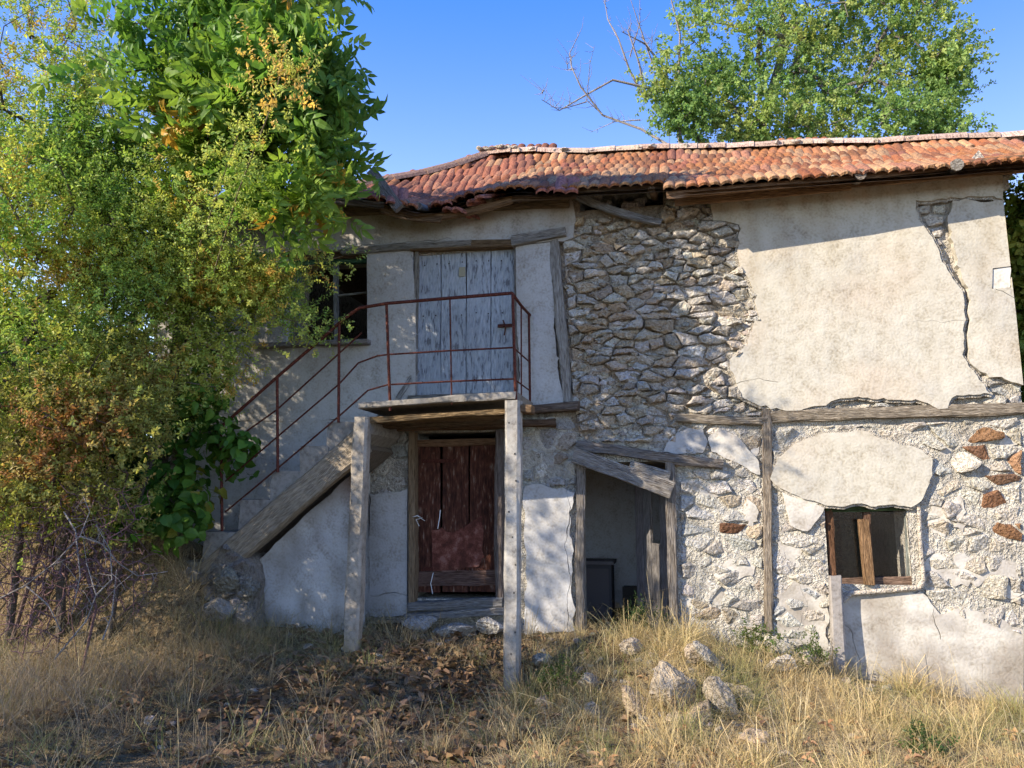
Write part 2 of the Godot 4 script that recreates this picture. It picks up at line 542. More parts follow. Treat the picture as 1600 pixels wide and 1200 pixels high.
func stone_mesh(mb: MB, outline: PackedVector2Array, z0: float, z1: float, rough: float) -> void:
	# one rubble stone: a broken face with facets, a rounded shoulder, sides that go back into the wall
	var mid := Vector2.ZERO
	var rim := PackedVector2Array()
	for i in outline.size():
		var a := outline[i]
		var b := outline[(i + 1) % outline.size()]
		var k := clampi(int(a.distance_to(b) / 0.045), 1, 4)
		for j in k:
			var q := a.lerp(b, float(j) / k)
			rim.append(q + Vector2(rng.randf_range(-1, 1), rng.randf_range(-1, 1)) * 0.006)
	for q in rim:
		mid += q
	mid /= rim.size()
	var tilt := Vector2(rng.randf_range(-1, 1), rng.randf_range(-1, 1)) * 0.4
	var rings := []
	for r in [[1.0, -1.0], [0.985, 0.4], [0.93, 0.86], [0.68, 1.0]]:
		var ring := PackedVector3Array()
		for q in rim:
			var d: Vector2 = (q - mid) * float(r[0])
			var z: float = z0 if r[1] < 0.0 else lerpf(z0, z1, r[1])
			if r[1] > 0.0:
				z += (d.dot(tilt) + rng.randf_range(-1, 1) * rough) * float(r[1])
				d += Vector2(rng.randf_range(-1, 1), rng.randf_range(-1, 1)) * rough * 0.7
			ring.append(Vector3(mid.x + d.x, mid.y + d.y, z))
		rings.append(ring)
	var top := Vector3(mid.x, mid.y, z1 + rng.randf_range(-0.3, 1.0) * rough)
	var own := mb.col
	var m := rim.size()
	for j in 3:
		for i in m:
			var i2 := (i + 1) % m
			var k := 1.0 + rng.randf_range(-0.13, 0.13)
			mb.col = Color(own.r * k, own.g * k, own.b * k)
			mb.quad(rings[j][i], rings[j][i2], rings[j + 1][i2], rings[j + 1][i])
	for i in m:
		var k := 1.0 + rng.randf_range(-0.1, 0.1)
		mb.col = Color(own.r * k, own.g * k, own.b * k)
		mb.tri(rings[3][i], rings[3][(i + 1) % m], top)
	mb.col = own


func rock_mesh(mb: MB, size: Vector3, sd: int) -> void:
	# a broken boulder: a ball cut by a few planes, then roughened
	var r := RandomNumberGenerator.new()
	r.seed = sd
	var cuts := []
	for i in 11:
		cuts.append([Vector3(r.randf_range(-1, 1), r.randf_range(-0.8, 1), r.randf_range(-1, 1)).normalized(), r.randf_range(0.45, 0.8)])
	var nu := 30
	var nv := 20
	var pts := []
	for j in nv + 1:
		var row := []
		for i in nu:
			var th := PI * j / nv
			var ph := TAU * i / nu
			var d := Vector3(sin(th) * cos(ph), cos(th), sin(th) * sin(ph))
			var reach := 1.0
			for cpl in cuts:
				var k: float = (cpl[0] as Vector3).dot(d)
				if k > 0.05:
					reach = minf(reach, float(cpl[1]) / k)
			reach *= 1.0 + N.get_noise_3d(d.x * 90.0 + sd * 33.0, d.y * 90.0, d.z * 90.0) * 0.08
			reach *= 1.0 + N.get_noise_3d(d.x * 330.0, d.y * 330.0 + sd * 11.0, d.z * 330.0) * 0.05
			row.append(d * reach * size * 0.62)
		pts.append(row)
	for j in nv:
		for i in nu:
			var k := (i + 1) % nu
			mb.quad(pts[j + 1][i], pts[j][i], pts[j][k], pts[j + 1][k])


# ---------------------------------------------------------------- plants
func leaf(mb: MB, at: Vector3, dir: Vector3, up: Vector3, ln: float, wd: float, cup := 0.25, droop := 0.2) -> void:
	var d := dir.normalized()
	var s := d.cross(up).normalized()
	var n := s.cross(d).normalized()
	var m1 := at + d * ln * 0.33
	var m2 := at + d * ln * 0.68 - n * ln * droop * 0.35
	var tip := at + d * ln - n * ln * droop
	var l1 := m1 + s * wd * 0.46 + n * wd * cup
	var r1 := m1 - s * wd * 0.46 + n * wd * cup
	var l2 := m2 + s * wd * 0.4 + n * wd * cup * 0.8
	var r2 := m2 - s * wd * 0.4 + n * wd * cup * 0.8
	mb.tri(at, m1, l1); mb.tri(at, r1, m1)
	mb.quad(l1, m1, m2, l2); mb.quad(m1, r1, r2, m2)
	mb.tri(l2, m2, tip); mb.tri(m2, r2, tip)


func sprig(count: int, ln: float, leaf_l: float, leaf_w: float, droop: float, tone := 0.12, twig := true) -> ArrayMesh:
	# a twig along +y with leaves on either side
	var mb := MB.new()
	var bend := rng.randf_range(-0.2, 0.2)
	var at := func(f: float) -> Vector3:
		return Vector3(bend * ln * f * f, ln * f * (1.0 - droop * 0.3 * f), -droop * ln * f * f * 0.5)
	if twig:
		mb.col = Color(0.5, 0.32, 0.3)
		tube(mb, [at.call(0.0), at.call(0.5), at.call(1.0)], [0.0022, 0.0016, 0.0008], 3, false)
	for i in count:
		var f := (i + 1.0) / count
		var an := i * 2.4 + rng.randf_range(-0.5, 0.5)
		var out := Vector3(cos(an), rng.randf_range(0.2, 0.9), sin(an) * 0.8)
		if i == count - 1:
			out = Vector3(bend, 1.0, -droop)
		var k := 1.0 + rng.randf_range(-tone, tone)
		mb.col = Color(k * (1.0 + rng.randf_range(-tone, tone) * 0.6), k, k)
		var sc := rng.randf_range(0.65, 1.15)
		leaf(mb, at.call(f), out + Vector3(0, -droop, 0), Vector3(rng.randf_range(-1.3, 1.3), 1, rng.randf_range(-1.3, 1.3)), leaf_l * sc, leaf_w * sc, 0.22, droop * 0.5 + 0.15)
	return mb.mesh()


func compound(pairs: int, ln: float, leaf_l: float, leaf_w: float) -> ArrayMesh:
	# a walnut leaf: leaflets in pairs on a drooping stalk along +y
	var mb := MB.new()
	mb.col = Color(0.9, 0.8, 0.6)
	var at := func(f: float) -> Vector3:
		return Vector3(0, ln * (f - 0.25 * f * f), -ln * 0.45 * f * f)
	tube(mb, [at.call(0.0), at.call(0.5), at.call(1.0)], [0.003, 0.0022, 0.001], 3, false)
	for i in pairs:
		var f := 0.3 + 0.62 * i / (pairs - 1.0)
		for sd in [-1.0, 1.0]:
			var k := 1.0 + rng.randf_range(-0.14, 0.14)
			mb.col = Color(k, k, k)
			var sc := rng.randf_range(0.75, 1.1) * (0.75 + 0.35 * f)
			leaf(mb, at.call(f), Vector3(sd * 0.9, 0.45, -0.35 + rng.randf_range(-0.3, 0.2)), Vector3(0, 0.3, 1), leaf_l * sc, leaf_w * sc, 0.16, 0.35)
	leaf(mb, at.call(1.0), Vector3(0, 0.7, -0.7), Vector3(0, 0.5, 1), leaf_l * 1.25, leaf_w * 1.15, 0.16, 0.3)
	return mb.mesh()


func broad(count: int, spread: float, size: float) -> ArrayMesh:
	# a shoot with a few big toothed leaves
	var mb := MB.new()
	for i in count:
		var an := i * 2.4 + rng.randf()
		var k := 1.0 + rng.randf_range(-0.15, 0.15)
		mb.col = Color(k, k, k)
		var root := Vector3(cos(an) * 0.02, spread * i / count, sin(an) * 0.02)
		var out := Vector3(cos(an), 0.15, sin(an))
		var a := root + out * size * 0.5
		mb.col = Color(0.7, 0.7, 0.5)
		tube(mb, [root, a], [0.0025, 0.0015], 3, false)
		mb.col = Color(k, k, k)
		leaf(mb, a, out + Vector3(0, -0.7, 0), Vector3(0, 1, 0), size * rng.randf_range(0.8, 1.2), size * 0.85, 0.12, 0.25)
	return mb.mesh()


func scatter(called: String, parent: Node, meshes: Array, m: Material, places: Array, colors: Array, label := "", group := "") -> void:
	# many small leaves or blades as one mass per mesh
	for k in meshes.size():
		var mine := []
		for i in range(k, places.size(), meshes.size()):
			mine.append(i)
		if mine.is_empty():
			continue
		var mm := MultiMesh.new()
		mm.transform_format = MultiMesh.TRANSFORM_3D
		mm.use_colors = true
		mm.mesh = meshes[k]
		mm.instance_count = mine.size()
		for i in mine.size():
			mm.set_instance_transform(i, places[mine[i]])
			mm.set_instance_color(i, colors[mine[i]])
		var o := MultiMeshInstance3D.new()
		o.name = numbered(called, parent)
		o.multimesh = mm
		o.material_override = m
		parent.add_child(o, true)
		o.set_meta("kind", "stuff")
		if label:
			o.set_meta("label", label)


func in_blobs(blobs: Array, count: int, thin: float, shell := 0.45) -> Array:
	# points in a crown made of a few ellipsoids, thinned by noise so that gaps remain
	var total := 0.0
	for b in blobs:
		total += float(b[2])
	var out := []
	var tries := 0
	while out.size() < count and tries < count * 12:
		tries += 1
		var pick := rng.randf() * total
		var b: Array = blobs[0]
		for q in blobs:
			b = q
			pick -= float(q[2])
			if pick <= 0.0:
				break
		var d := Vector3(rng.randfn(), rng.randfn(), rng.randfn()).normalized() * pow(rng.randf(), shell)
		var p: Vector3 = (b[0] as Vector3) + d * (b[1] as Vector3)
		if NB.get_noise_3d(p.x * 75.0, p.y * 75.0, p.z * 75.0) < thin:
			continue
		out.append(p)
	return out


func branches(mb: MB, trunks: Array, points: Array, tip: float, grow: float, color: Color, wander := 0.06, most := 0.2) -> void:
	# trunks are polylines; every point is joined to the nearest branch by a curved one of its own; girth follows what a branch carries
	var pos := []
	var par := []
	for t in trunks:
		for i in t.size():
			pos.append(t[i])
			par.append(-1 if i == 0 else pos.size() - 2)
	var origin: Vector3 = trunks[0][trunks[0].size() - 1]
	var order := points.duplicate()
	order.sort_custom(func(a, b): return a.distance_squared_to(origin) < b.distance_squared_to(origin))
	var first := pos.size()
	for p in order:
		var best := 0
		var bd := 1e9
		for i in pos.size():
			var d: float = (p as Vector3).distance_squared_to(pos[i])
			if par[i] == -1:
				d *= 4.0
			if d < bd:
				bd = d
				best = i
		var a: Vector3 = pos[best]
		var ln := sqrt(bd)
		var k := clampi(int(ln / 0.28), 1, 7)
		var last := best
		for j in range(1, k + 1):
			var f := float(j) / k
			var q: Vector3 = a.lerp(p, f) + Vector3(0, ln * 0.16 * sin(f * PI), 0)
			if j < k:
				q += Vector3(rng.randf_range(-1, 1), rng.randf_range(-1, 1), rng.randf_range(-1, 1)) * wander * minf(ln, 1.0)
			pos.append(q)
			par.append(last)
			last = pos.size() - 1
	var carried := PackedInt32Array()
	carried.resize(pos.size())
	carried.fill(1)
	for i in range(pos.size() - 1, -1, -1):
		if par[i] >= 0:
			carried[par[i]] += carried[i]
	mb.col = color
	for i in pos.size():
		if par[i] < 0:
			continue
		var r1 := minf(most, tip * pow(carried[i], grow))
		var r0 := minf(most, tip * pow(carried[par[i]], grow))
		if i >= first and carried[par[i]] > carried[i] * 2.2:
			r0 = r1 * 1.25
		var k := 1.0 + N.get_noise_1d(i * 37.0) * 0.25
		mb.col = Color(color.r * k, color.g * k, color.b * k)
		tube(mb, [pos[par[i]], pos[i]], [r0, r1], 7 if r1 > 0.03 else 4, false)


func turned(at: Vector3, up: Vector3, size: float) -> Transform3D:
	var y := up.normalized()
	var x := y.cross(Vector3(rng.randfn(), rng.randfn(), rng.randfn())).normalized()
	return Transform3D(Basis(x, y, x.cross(y)).scaled(Vector3.ONE * size), at)


func leafy(parent: Node, called: String, points: Array, each: int, spread: Vector3, meshes: Array, colors: Array, up_bias: Vector3, size0: float, size1: float, center := Vector3.ZERO, m := "leaf") -> void:
	# colors: [[share, colour], ...], chosen by patches of noise so that tones come in clumps
	var places := []
	var tints := []
	for p in points:
		for i in each:
			var q: Vector3 = p + Vector3(rng.randfn(), rng.randfn(), rng.randfn()) * spread
			var dir: Vector3 = (q - (center if center != Vector3.ZERO else p)).normalized() * 0.7 + Vector3(rng.randfn(), rng.randfn(), rng.randfn()) * 0.5 + up_bias
			places.append(turned(q, dir, rng.randf_range(size0, size1)))
			var pick := clampf(0.5 + 0.75 * NB.get_noise_3d(q.x * 60.0 + 500.0, q.y * 60.0, q.z * 60.0) + rng.randfn() * 0.16, 0.0, 0.999)
			var cc: Color = colors[0][1]
			for k in colors:
				cc = k[1]
				if pick < k[0]:
					break
			tints.append(jit(cc, 0.22))
	scatter(called, parent, meshes, M[m], places, tints)


# ---------------------------------------------------------------- the lie of the land
func table(x: float, t: Array) -> float:
	for i in t.size() - 1:
		if x < t[i + 1][0]:
			return lerpf(t[i][1], t[i + 1][1], clampf(smoothstep(t[i][0], t[i + 1][0], x), 0.0, 1.0))
	return t[-1][1]


func ground_h(x: float, z: float) -> float:
	var at_wall := table(x, [[-14.0, 1.7], [-5.8, 1.4], [-5.0, 1.2], [-4.72, 1.0], [-4.5, 0.62], [-4.1, 0.5], [-3.2, 0.45], [-2.4, 0.4], [-1.7, 0.38], [-0.9, 0.44], [-0.4, 0.47], [0.1, 0.44], [0.6, 0.34], [1.1, 0.22], [1.7, 0.1], [2.4, -0.01], [3.3, -0.08], [9.0, -0.15]])
	var out := table(x, [[-14.0, 0.6], [-6.5, 0.36], [-4.5, 0.2], [-3.0, 0.06], [-1.5, 0.0], [0.5, -0.02], [3.5, -0.1], [12.0, -0.2]])
	var reach := table(x, [[-14.0, 1.7], [-4.8, 1.6], [-4.2, 2.4], [-3.0, 2.4], [-1.7, 1.15], [0.4, 1.5], [2.0, 1.4], [9.0, 1.5]])
	var start := table(x, [[-14.0, 0.95], [-4.7, 0.95], [-4.3, 0.2], [-2.0, 0.12], [0.0, 0.2], [9.0, 0.2]])
	var h := lerpf(at_wall, out, smoothstep(start, reach, z))
	h += 0.16 * exp(-((x + 0.05) * (x + 0.05) / 0.5 + (z - 1.05) * (z - 1.05) / 0.28))
	h += 0.07 * exp(-((x - 1.3) * (x - 1.3) / 0.5 + (z - 1.7) * (z - 1.7) / 0.2))
	h += NB.get_noise_2d(x * 40.0, z * 40.0) * 0.07 + N.get_noise_2d(x * 60.0, z * 60.0) * 0.02
	if z < -0.1:
		h = lerpf(h, 0.15, smoothstep(-0.1, -0.4, z)) if x > -5.4 and x < 3.1 and z > -4.9 else h
	var far := sqrt(x * x + z * z)
	h += NB.get_noise_2d(x * 1.2, z * 1.2) * clampf((far - 14.0) * 0.03, 0.0, 2.5)
	return h


func make_ground() -> void:
	var axis := func(lo: float, hi: float, step: float) -> Array:
		var a := []
		var x := lo
		while x <= hi + 1e-4:
			a.append(x)
			x += step
		var s := step
		while a[-1] < 700.0:
			s *= 1.35
			a.append(a[-1] + s)
		s = step
		while a[0] > -700.0:
			s *= 1.35
			a.push_front(a[0] - s)
		return a
	var xs: Array = axis.call(-8.5, 5.5, 0.09)
	var zs: Array = axis.call(-0.6, 8.5, 0.08)
	var nx := xs.size()
	var v := PackedVector3Array()
	var n := PackedVector3Array()
	var c := PackedColorArray()
	for z in zs:
		for x in xs:
			v.append(Vector3(x, ground_h(x, z), z))
			var e := 0.06
			n.append(Vector3(ground_h(x - e, z) - ground_h(x + e, z), 2 * e, ground_h(x, z - e) - ground_h(x, z + e)).normalized())
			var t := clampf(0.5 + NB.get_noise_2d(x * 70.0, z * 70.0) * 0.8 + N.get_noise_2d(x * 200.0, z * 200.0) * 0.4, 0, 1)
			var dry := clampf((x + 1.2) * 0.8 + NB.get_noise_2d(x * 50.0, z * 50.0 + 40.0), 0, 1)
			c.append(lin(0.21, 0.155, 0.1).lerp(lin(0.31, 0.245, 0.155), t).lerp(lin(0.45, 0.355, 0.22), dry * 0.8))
	var idx := PackedInt32Array()
	for j in zs.size() - 1:
		for i in nx - 1:
			var a: int = j * nx + i
			idx.append_array([a, a + 1, a + nx + 1, a, a + nx + 1, a + nx])
	var arr := []
	arr.resize(Mesh.ARRAY_MAX)
	arr[Mesh.ARRAY_VERTEX] = v
	arr[Mesh.ARRAY_NORMAL] = n
	arr[Mesh.ARRAY_COLOR] = c
	arr[Mesh.ARRAY_INDEX] = idx
	var m := ArrayMesh.new()
	m.add_surface_from_arrays(Mesh.PRIMITIVE_TRIANGLES, arr)
	var o := MeshInstance3D.new()
	o.name = "ground"
	o.mesh = m
	o.material_override = M.soil
	add_child(o)
	tag(o, "rough yard of dry soil and straw sloping down from the house", "ground", "", "structure")


func blade_tuft(count: int, tall: float, spread: float, lean: float, wide: float) -> ArrayMesh:
	var mb := MB.new()
	for i in count:
		var an := rng.randf() * TAU
		var root := Vector3(cos(an), 0, sin(an)) * spread * sqrt(rng.randf())
		var h := tall * rng.randf_range(0.45, 1.1)
		var l := Vector3(cos(an + rng.randfn() * 0.6), 0, sin(an + rng.randfn() * 0.6)) * lean * h * rng.randf_range(0.3, 1.3)
		var s := Vector3(-sin(an + 0.8), 0, cos(an + 0.8)) * wide * rng.randf_range(0.7, 1.2)
		var k := 1.0 + rng.randf_range(-0.25, 0.25)
		mb.col = Color(k, k * rng.randf_range(0.95, 1.02), k * rng.randf_range(0.85, 1.0))
		var p0 := root
		var p1 := root + l * 0.25 + Vector3(0, h * 0.5, 0)
		var p2 := root + l * 0.65 + Vector3(0, h * 0.85, 0)
		var p3 := root + l * 1.15 + Vector3(0, h * (0.95 if lean < 0.8 else 0.75), 0)
		mb.quad(p0 - s, p0 + s, p1 + s * 0.8, p1 - s * 0.8)
		mb.quad(p1 - s * 0.8, p1 + s * 0.8, p2 + s * 0.5, p2 - s * 0.5)
		mb.tri(p2 - s * 0.5, p2 + s * 0.5, p3)
	return mb.mesh()


func make_grass() -> void:
	var tufts := []
	for i in 3:
		tufts.append(blade_tuft(13, 0.2, 0.05, 0.8, 0.0016))
	for i in 3:
		tufts.append(blade_tuft(12, 0.13, 0.07, 1.5, 0.0016))
	var places := []
	var tints := []
	var count := 0
	var size_patch := 1.0
	for i in 4:
		tufts.append(blade_tuft(14, 0.11, 0.09, 2.6, 0.0015))
	while count < 19000:
		var x := rng.randf_range(-7.5, 4.2)
		var z := rng.randf_range(0.06, 4.6)
		count += 1
		if NB.get_noise_2d(x * 160.0 + 70.0, z * 160.0) < -0.22 and rng.randf() < 0.8:
			continue
		var shade := clampf((-0.9 - x) * 1.1 + NB.get_noise_2d(x * 70.0, z * 70.0) * 0.8, 0.0, 1.0)   # barer under the trees, where leaves lie
		var lush := NB.get_noise_2d(x * 90.0 + 900.0, z * 90.0)
		if rng.randf() < shade * (0.5 if z < 0.9 or x < -4.2 else 0.86) * (1.0 - 0.5 * maxf(lush, 0.0)):
			continue
		size_patch = 0.55 + 0.95 * smoothstep(-0.3, 0.35, NB.get_noise_2d(x * 130.0 + 400.0, z * 130.0))
		var at_path := exp(-((x + 2.2) * (x + 2.2) / 0.25))
		if z < 1.0 and rng.randf() < at_path * 0.5:
			continue
		var size := size_patch * rng.randf_range(0.55, 1.25) * (1.0 + 0.5 * maxf(lush, 0.0))
		if z < 1.1 and x > -1.5 and x < 0.5:
			size *= 1.1
		if z < 0.8 and x > 0.6:
			size *= 0.85
		if z < 0.28 and x > -1.05 and x < 0.0:
			size *= 0.7
		if z > 1.6 and x > -1.0:
			size *= 0.8
		var cc := lin(0.5, 0.375, 0.185).lerp(lin(0.68, 0.545, 0.31), rng.randf())
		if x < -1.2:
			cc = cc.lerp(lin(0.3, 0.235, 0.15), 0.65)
		var green := NB.get_noise_2d(x * 110.0 + 200.0, z * 110.0)
		if green > 0.22 or rng.randf() < 0.05:
			cc = cc.lerp(lin(0.16, 0.2, 0.055), rng.randf_range(0.3, 0.9))
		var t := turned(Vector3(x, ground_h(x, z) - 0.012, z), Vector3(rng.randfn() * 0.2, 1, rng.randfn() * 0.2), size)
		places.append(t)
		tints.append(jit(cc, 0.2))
	var o := base("grass")
	tag(o, "dry yellow grass and straw covering the yard before the house", "grass", "", "stuff")
	scatter("blades", o, tufts, M.grass, places, tints)
	# long bleached grass hanging over at the foot of the thorn bush
	var long := []
	for i in 3:
		long.append(blade_tuft(14, 0.5, 0.07, 1.1, 0.0017))
	places = []
	tints = []
	for i in 260:
		var x := rng.randf_range(-5.6, -3.7)
		var z := rng.randf_range(1.9, 3.6)
		if rng.randf() < smoothstep(-4.6, -3.7, x):
			continue
		places.append(turned(Vector3(x, ground_h(x, z) - 0.02, z), Vector3(rng.randf_range(-0.1, 0.5), 1, rng.randf_range(-0.1, 0.4)), rng.randf_range(0.5, 1.1)))
		tints.append(jit(lin(0.3, 0.235, 0.165), 0.25))
	for i in 170:
		var x := rng.randf_range(-1.45, 0.75)
		var z := rng.randf_range(0.25, 1.7)
		places.append(turned(Vector3(x, ground_h(x, z) - 0.02, z), Vector3(rng.randfn() * 0.2, 1, rng.randfn() * 0.2), rng.randf_range(0.35, 0.8)))
		tints.append(jit(lin(0.5, 0.39, 0.21).lerp(lin(0.22, 0.24, 0.07), rng.randf() * rng.randf()), 0.2))
	for i in 240:
		var x := rng.randf_range(-5.3, -3.7)
		var z := rng.randf_range(0.95, 1.9)
		places.append(turned(Vector3(x, ground_h(x, z) - 0.02, z), Vector3(rng.randfn() * 0.35, 1, rng.randfn() * 0.35), rng.randf_range(0.4, 1.0)))
		tints.append(jit(lin(0.36, 0.28, 0.18).lerp(lin(0.2, 0.2, 0.08), rng.randf() * rng.randf()), 0.25))
	for i in 170:
		var x := rng.randf_range(-4.4, -2.9)
		var z := rng.randf_range(0.12, 1.4)
		places.append(turned(Vector3(x, ground_h(x, z) - 0.02, z), Vector3(rng.randfn() * 0.25, 1, rng.randfn() * 0.25), rng.randf_range(0.3, 0.65)))
		tints.append(jit(lin(0.36, 0.3, 0.17).lerp(lin(0.16, 0.2, 0.06), rng.randf() * 0.7), 0.2))
	scatter("long_blades", o, long, M.grass, places, tints)
	# single tall seed stalks
	var stalk := [blade_tuft(2, 0.62, 0.05, 0.25, 0.0022), blade_tuft(3, 0.6, 0.07, 0.4, 0.002)]
	places = []
	tints = []
	for i in 60:
		var x := rng.randf_range(-1.2, 3.2)
		var z := rng.randf_range(0.3, 2.6)
		places.append(turned(Vector3(x, ground_h(x, z) - 0.02, z), Vector3(rng.randfn() * 0.12, 1, rng.randfn() * 0.12), rng.randf_range(0.7, 1.25)))
		tints.append(jit(lin(0.6, 0.49, 0.31), 0.2))
	scatter("seed_stalks", o, stalk, M.grass, places, tints)


func make_litter() -> void:
	var meshes := []
	for k in 3:
		var mb := MB.new()
		mb.col = Color(1, 1, 1)
		for i in 3:
			var an := rng.randf() * TAU
			leaf(mb, Vector3(rng.randf_range(-0.06, 0.06), 0.01 + 0.012 * i, rng.randf_range(-0.06, 0.06)), Vector3(cos(an), rng.randf_range(-0.1, 0.35), sin(an)), Vector3(rng.randfn() * 0.3, 1, rng.randfn() * 0.3), rng.randf_range(0.06, 0.11), rng.randf_range(0.035, 0.06), rng.randf_range(0.1, 0.5), rng.randf_range(-0.3, 0.5))
		meshes.append(mb.mesh())
	var places := []
	var tints := []
	for i in 3400:
		var x := rng.randf_range(-5.0, -0.2)
		var z := rng.randf_range(0.15, 4.2)
		var want := exp(-(pow(x + 2.2, 2.0) / 1.4 + pow(z - 1.5, 2.0) / 1.2)) + 0.12 + NB.get_noise_2d(x * 90.0, z * 90.0) * 0.3
		if x > -1.3:
			want *= 0.35
		if rng.randf() > want * 1.3:
			continue
		places.append(turned(Vector3(x, ground_h(x, z) + 0.004, z), Vector3(rng.randfn() * 0.25, 1, rng.randfn() * 0.25), rng.randf_range(0.6, 1.25)))
		tints.append(jit(lin(0.13, 0.075, 0.042).lerp(lin(0.27, 0.175, 0.1), rng.randf()), 0.25))
	for i in 220:
		var x := rng.randf_range(-2.0, 2.6)
		var z := rng.randf_range(1.0, 3.4)
		places.append(turned(Vector3(x, ground_h(x, z) + 0.02, z), Vector3(rng.randfn() * 0.25, 1, rng.randfn() * 0.25), rng.randf_range(0.5, 0.9)))
		tints.append(jit(lin(0.34, 0.2, 0.1), 0.3))
	var o := base("fallen_leaves")
	tag(o, "brown fallen leaves littering the ground before the lower door", "leaves", "", "stuff")
	scatter("leaf_litter", o, meshes, M.dead_leaf, places, tints)


func make_rubble() -> void:
	var meshes := []
	for k in 5:
		var mb := MB.new()
		rock_mesh(mb, Vector3(0.1, 0.06, 0.08), 900 + k)
		meshes.append(mb.mesh())
	var places := []
	var tints := []
	while places.size() < 330:
		var x := rng.randf_range(-4.0, 3.0)
		var z := rng.randf_range(0.1, 3.4)
		var want := 0.12 + exp(-((x + 0.1) * (x + 0.1) / 0.9 + (z - 1.1) * (z - 1.1) / 0.5)) + (0.3 if z < 0.45 else 0.0)
		if rng.randf() > want:
			continue
		places.append(turned(Vector3(x, ground_h(x, z), z), Vector3(rng.randfn() * 0.3, 1, rng.randfn() * 0.3), rng.randf_range(0.25, 1.0)))
		tints.append(jit(lin(0.38, 0.34, 0.29), 0.3))
	var o := base("rubble")
	tag(o, "small stones and crumbs of mortar strewn over the yard", "rubble", "", "stuff")
	scatter("pebbles", o, meshes, M.boulder, places, tints)


# ---------------------------------------------------------------- the house
func mortar_tint(x: float, y: float) -> Color:
	var k := 1.0 + NB.get_noise_2d(x * 100.0, y * 100.0) * 0.25
	var earth := lin(0.4, 0.335, 0.255)
	var lime := lin(0.6, 0.565, 0.49)
	var t := smoothstep(2.75, 2.45, y + NB.get_noise_2d(x * 80.0, y * 80.0) * 0.5)
	if x > 0.5:
		t = maxf(t, 0.75)
	if x < -2.0:
		t = maxf(t, 0.6)
	var q := earth.lerp(lime, t)
	return Color(q.r * k, q.g * k, q.b * k)


func left_tint(x: float, y: float) -> Color:
	var q := lin(0.46, 0.445, 0.42)
	var drip := smoothstep(4.62, 5.05, y + N.get_noise_2d(x * 420.0, y * 25.0) * 0.3)
	q = q.lerp(lin(0.3, 0.225, 0.14), clampf(drip * (0.65 + N.get_noise_2d(x * 260.0, 9.0) * 0.9), 0, 0.8))
	var low := NB.get_noise_2d(x * 90.0 + 33.0, y * 60.0)
	q = q.lerp(lin(0.3, 0.27, 0.23), clampf(low * 1.1, 0.0, 0.45))
	if y < 2.4:
		q = q.lerp(lin(0.5, 0.5, 0.5), 0.5 + 0.5 * N.get_noise_2d(x * 120.0, y * 160.0))
	return q


func right_tint(x: float, y: float) -> Color:
	var q := lin(0.49, 0.458, 0.385)
	q = q.lerp(lin(0.5, 0.42, 0.33), clampf(NB.get_noise_2d(x * 70.0, y * 90.0) * 0.9, 0, 0.5))
	q = q.lerp(lin(0.54, 0.51, 0.435), clampf(N.get_noise_2d(x * 90.0, y * 150.0) * 0.9, 0, 0.6))
	var streak := N.get_noise_2d(x * 330.0, y * 14.0) * smoothstep(3.0, 4.9, y + NB.get_noise_2d(x * 70.0, 4.0))
	q = q.lerp(lin(0.4, 0.35, 0.27), clampf(streak * 2.4, 0, 0.6))
	q = q.lerp(lin(0.4, 0.38, 0.34), clampf((NB.get_noise_2d(x * 110.0 + 80.0, y * 110.0) - 0.25) * 2.0, 0, 0.5))
	if y > 4.55:
		q = q.lerp(lin(0.47, 0.36, 0.26), clampf(smoothstep(4.72, 5.0, y + N.get_noise_2d(x * 300.0, 5.0) * 0.2), 0, 0.6))
	return q


func lime_tint(x: float, y: float) -> Color:
	var q := lin(0.57, 0.54, 0.48)
	q = q.lerp(lin(0.42, 0.39, 0.35), clampf(0.4 + N.get_noise_2d(x * 120.0, y * 160.0) * 1.6, 0, 0.95))
	if y < 0.95:
		q = q.lerp(lin(0.3, 0.265, 0.22), clampf(NB.get_noise_2d(x * 130.0 + 7.0, y * 150.0) * 1.8, 0, 0.7))
		q = q.lerp(lin(0.3, 0.265, 0.22), smoothstep(0.5, 0.1, y + NB.get_noise_2d(x * 120.0, y * 80.0) * 0.3) * 0.8)
	return q


const RUSTY := [Vector2(0.438, 1.561), Vector2(2.848, 2.254), Vector2(2.749, 2.237), Vector2(3.031, 1.996), Vector2(2.932, 1.967), Vector2(3.098, 2.025), Vector2(2.778, 1.731), Vector2(2.915, 1.76), Vector2(3.024, 1.481)]
const RUSTY_SIZE := [0.13, 0.13, 0.12, 0.12, 0.1, 0.1, 0.1, 0.1, 0.1]


func stone_tint(p: Vector2, upper: bool) -> Color:
	for i in RUSTY.size():
		if p.distance_to(RUSTY[i]) < RUSTY_SIZE[i]:
			return jit(lin(0.33, 0.185, 0.11).lerp(lin(0.2, 0.1, 0.06), 0.7 if p.x < 1.5 else 0.0), 0.3)
	var r := rng.randf()
	var q: Color
	if upper:
		if r < 0.11: q = lin(0.48, 0.375, 0.25)
		elif r < 0.5: q = lin(0.47, 0.385, 0.285)
		elif r < 0.8: q = lin(0.53, 0.485, 0.41)
		else: q = lin(0.63, 0.59, 0.52)
		q = q.lerp(lin(0.53, 0.51, 0.47), smoothstep(-0.3, 0.5, p.x + rng.randf_range(-0.25, 0.25)) * 0.5)
		q = q.lerp(lin(0.48, 0.48, 0.48), smoothstep(3.6, 2.7, p.y) * 0.25)
	else:
		if r < 0.15: q = lin(0.47, 0.4, 0.31)
		elif r < 0.45: q = lin(0.5, 0.47, 0.42)
		elif r < 0.7: q = lin(0.47, 0.47, 0.45)
		else: q = lin(0.62, 0.59, 0.53)
		if p.x > 1.2:
			q = q.lerp(lin(0.64, 0.59, 0.5), 0.45)
	return jit(q, 0.14)


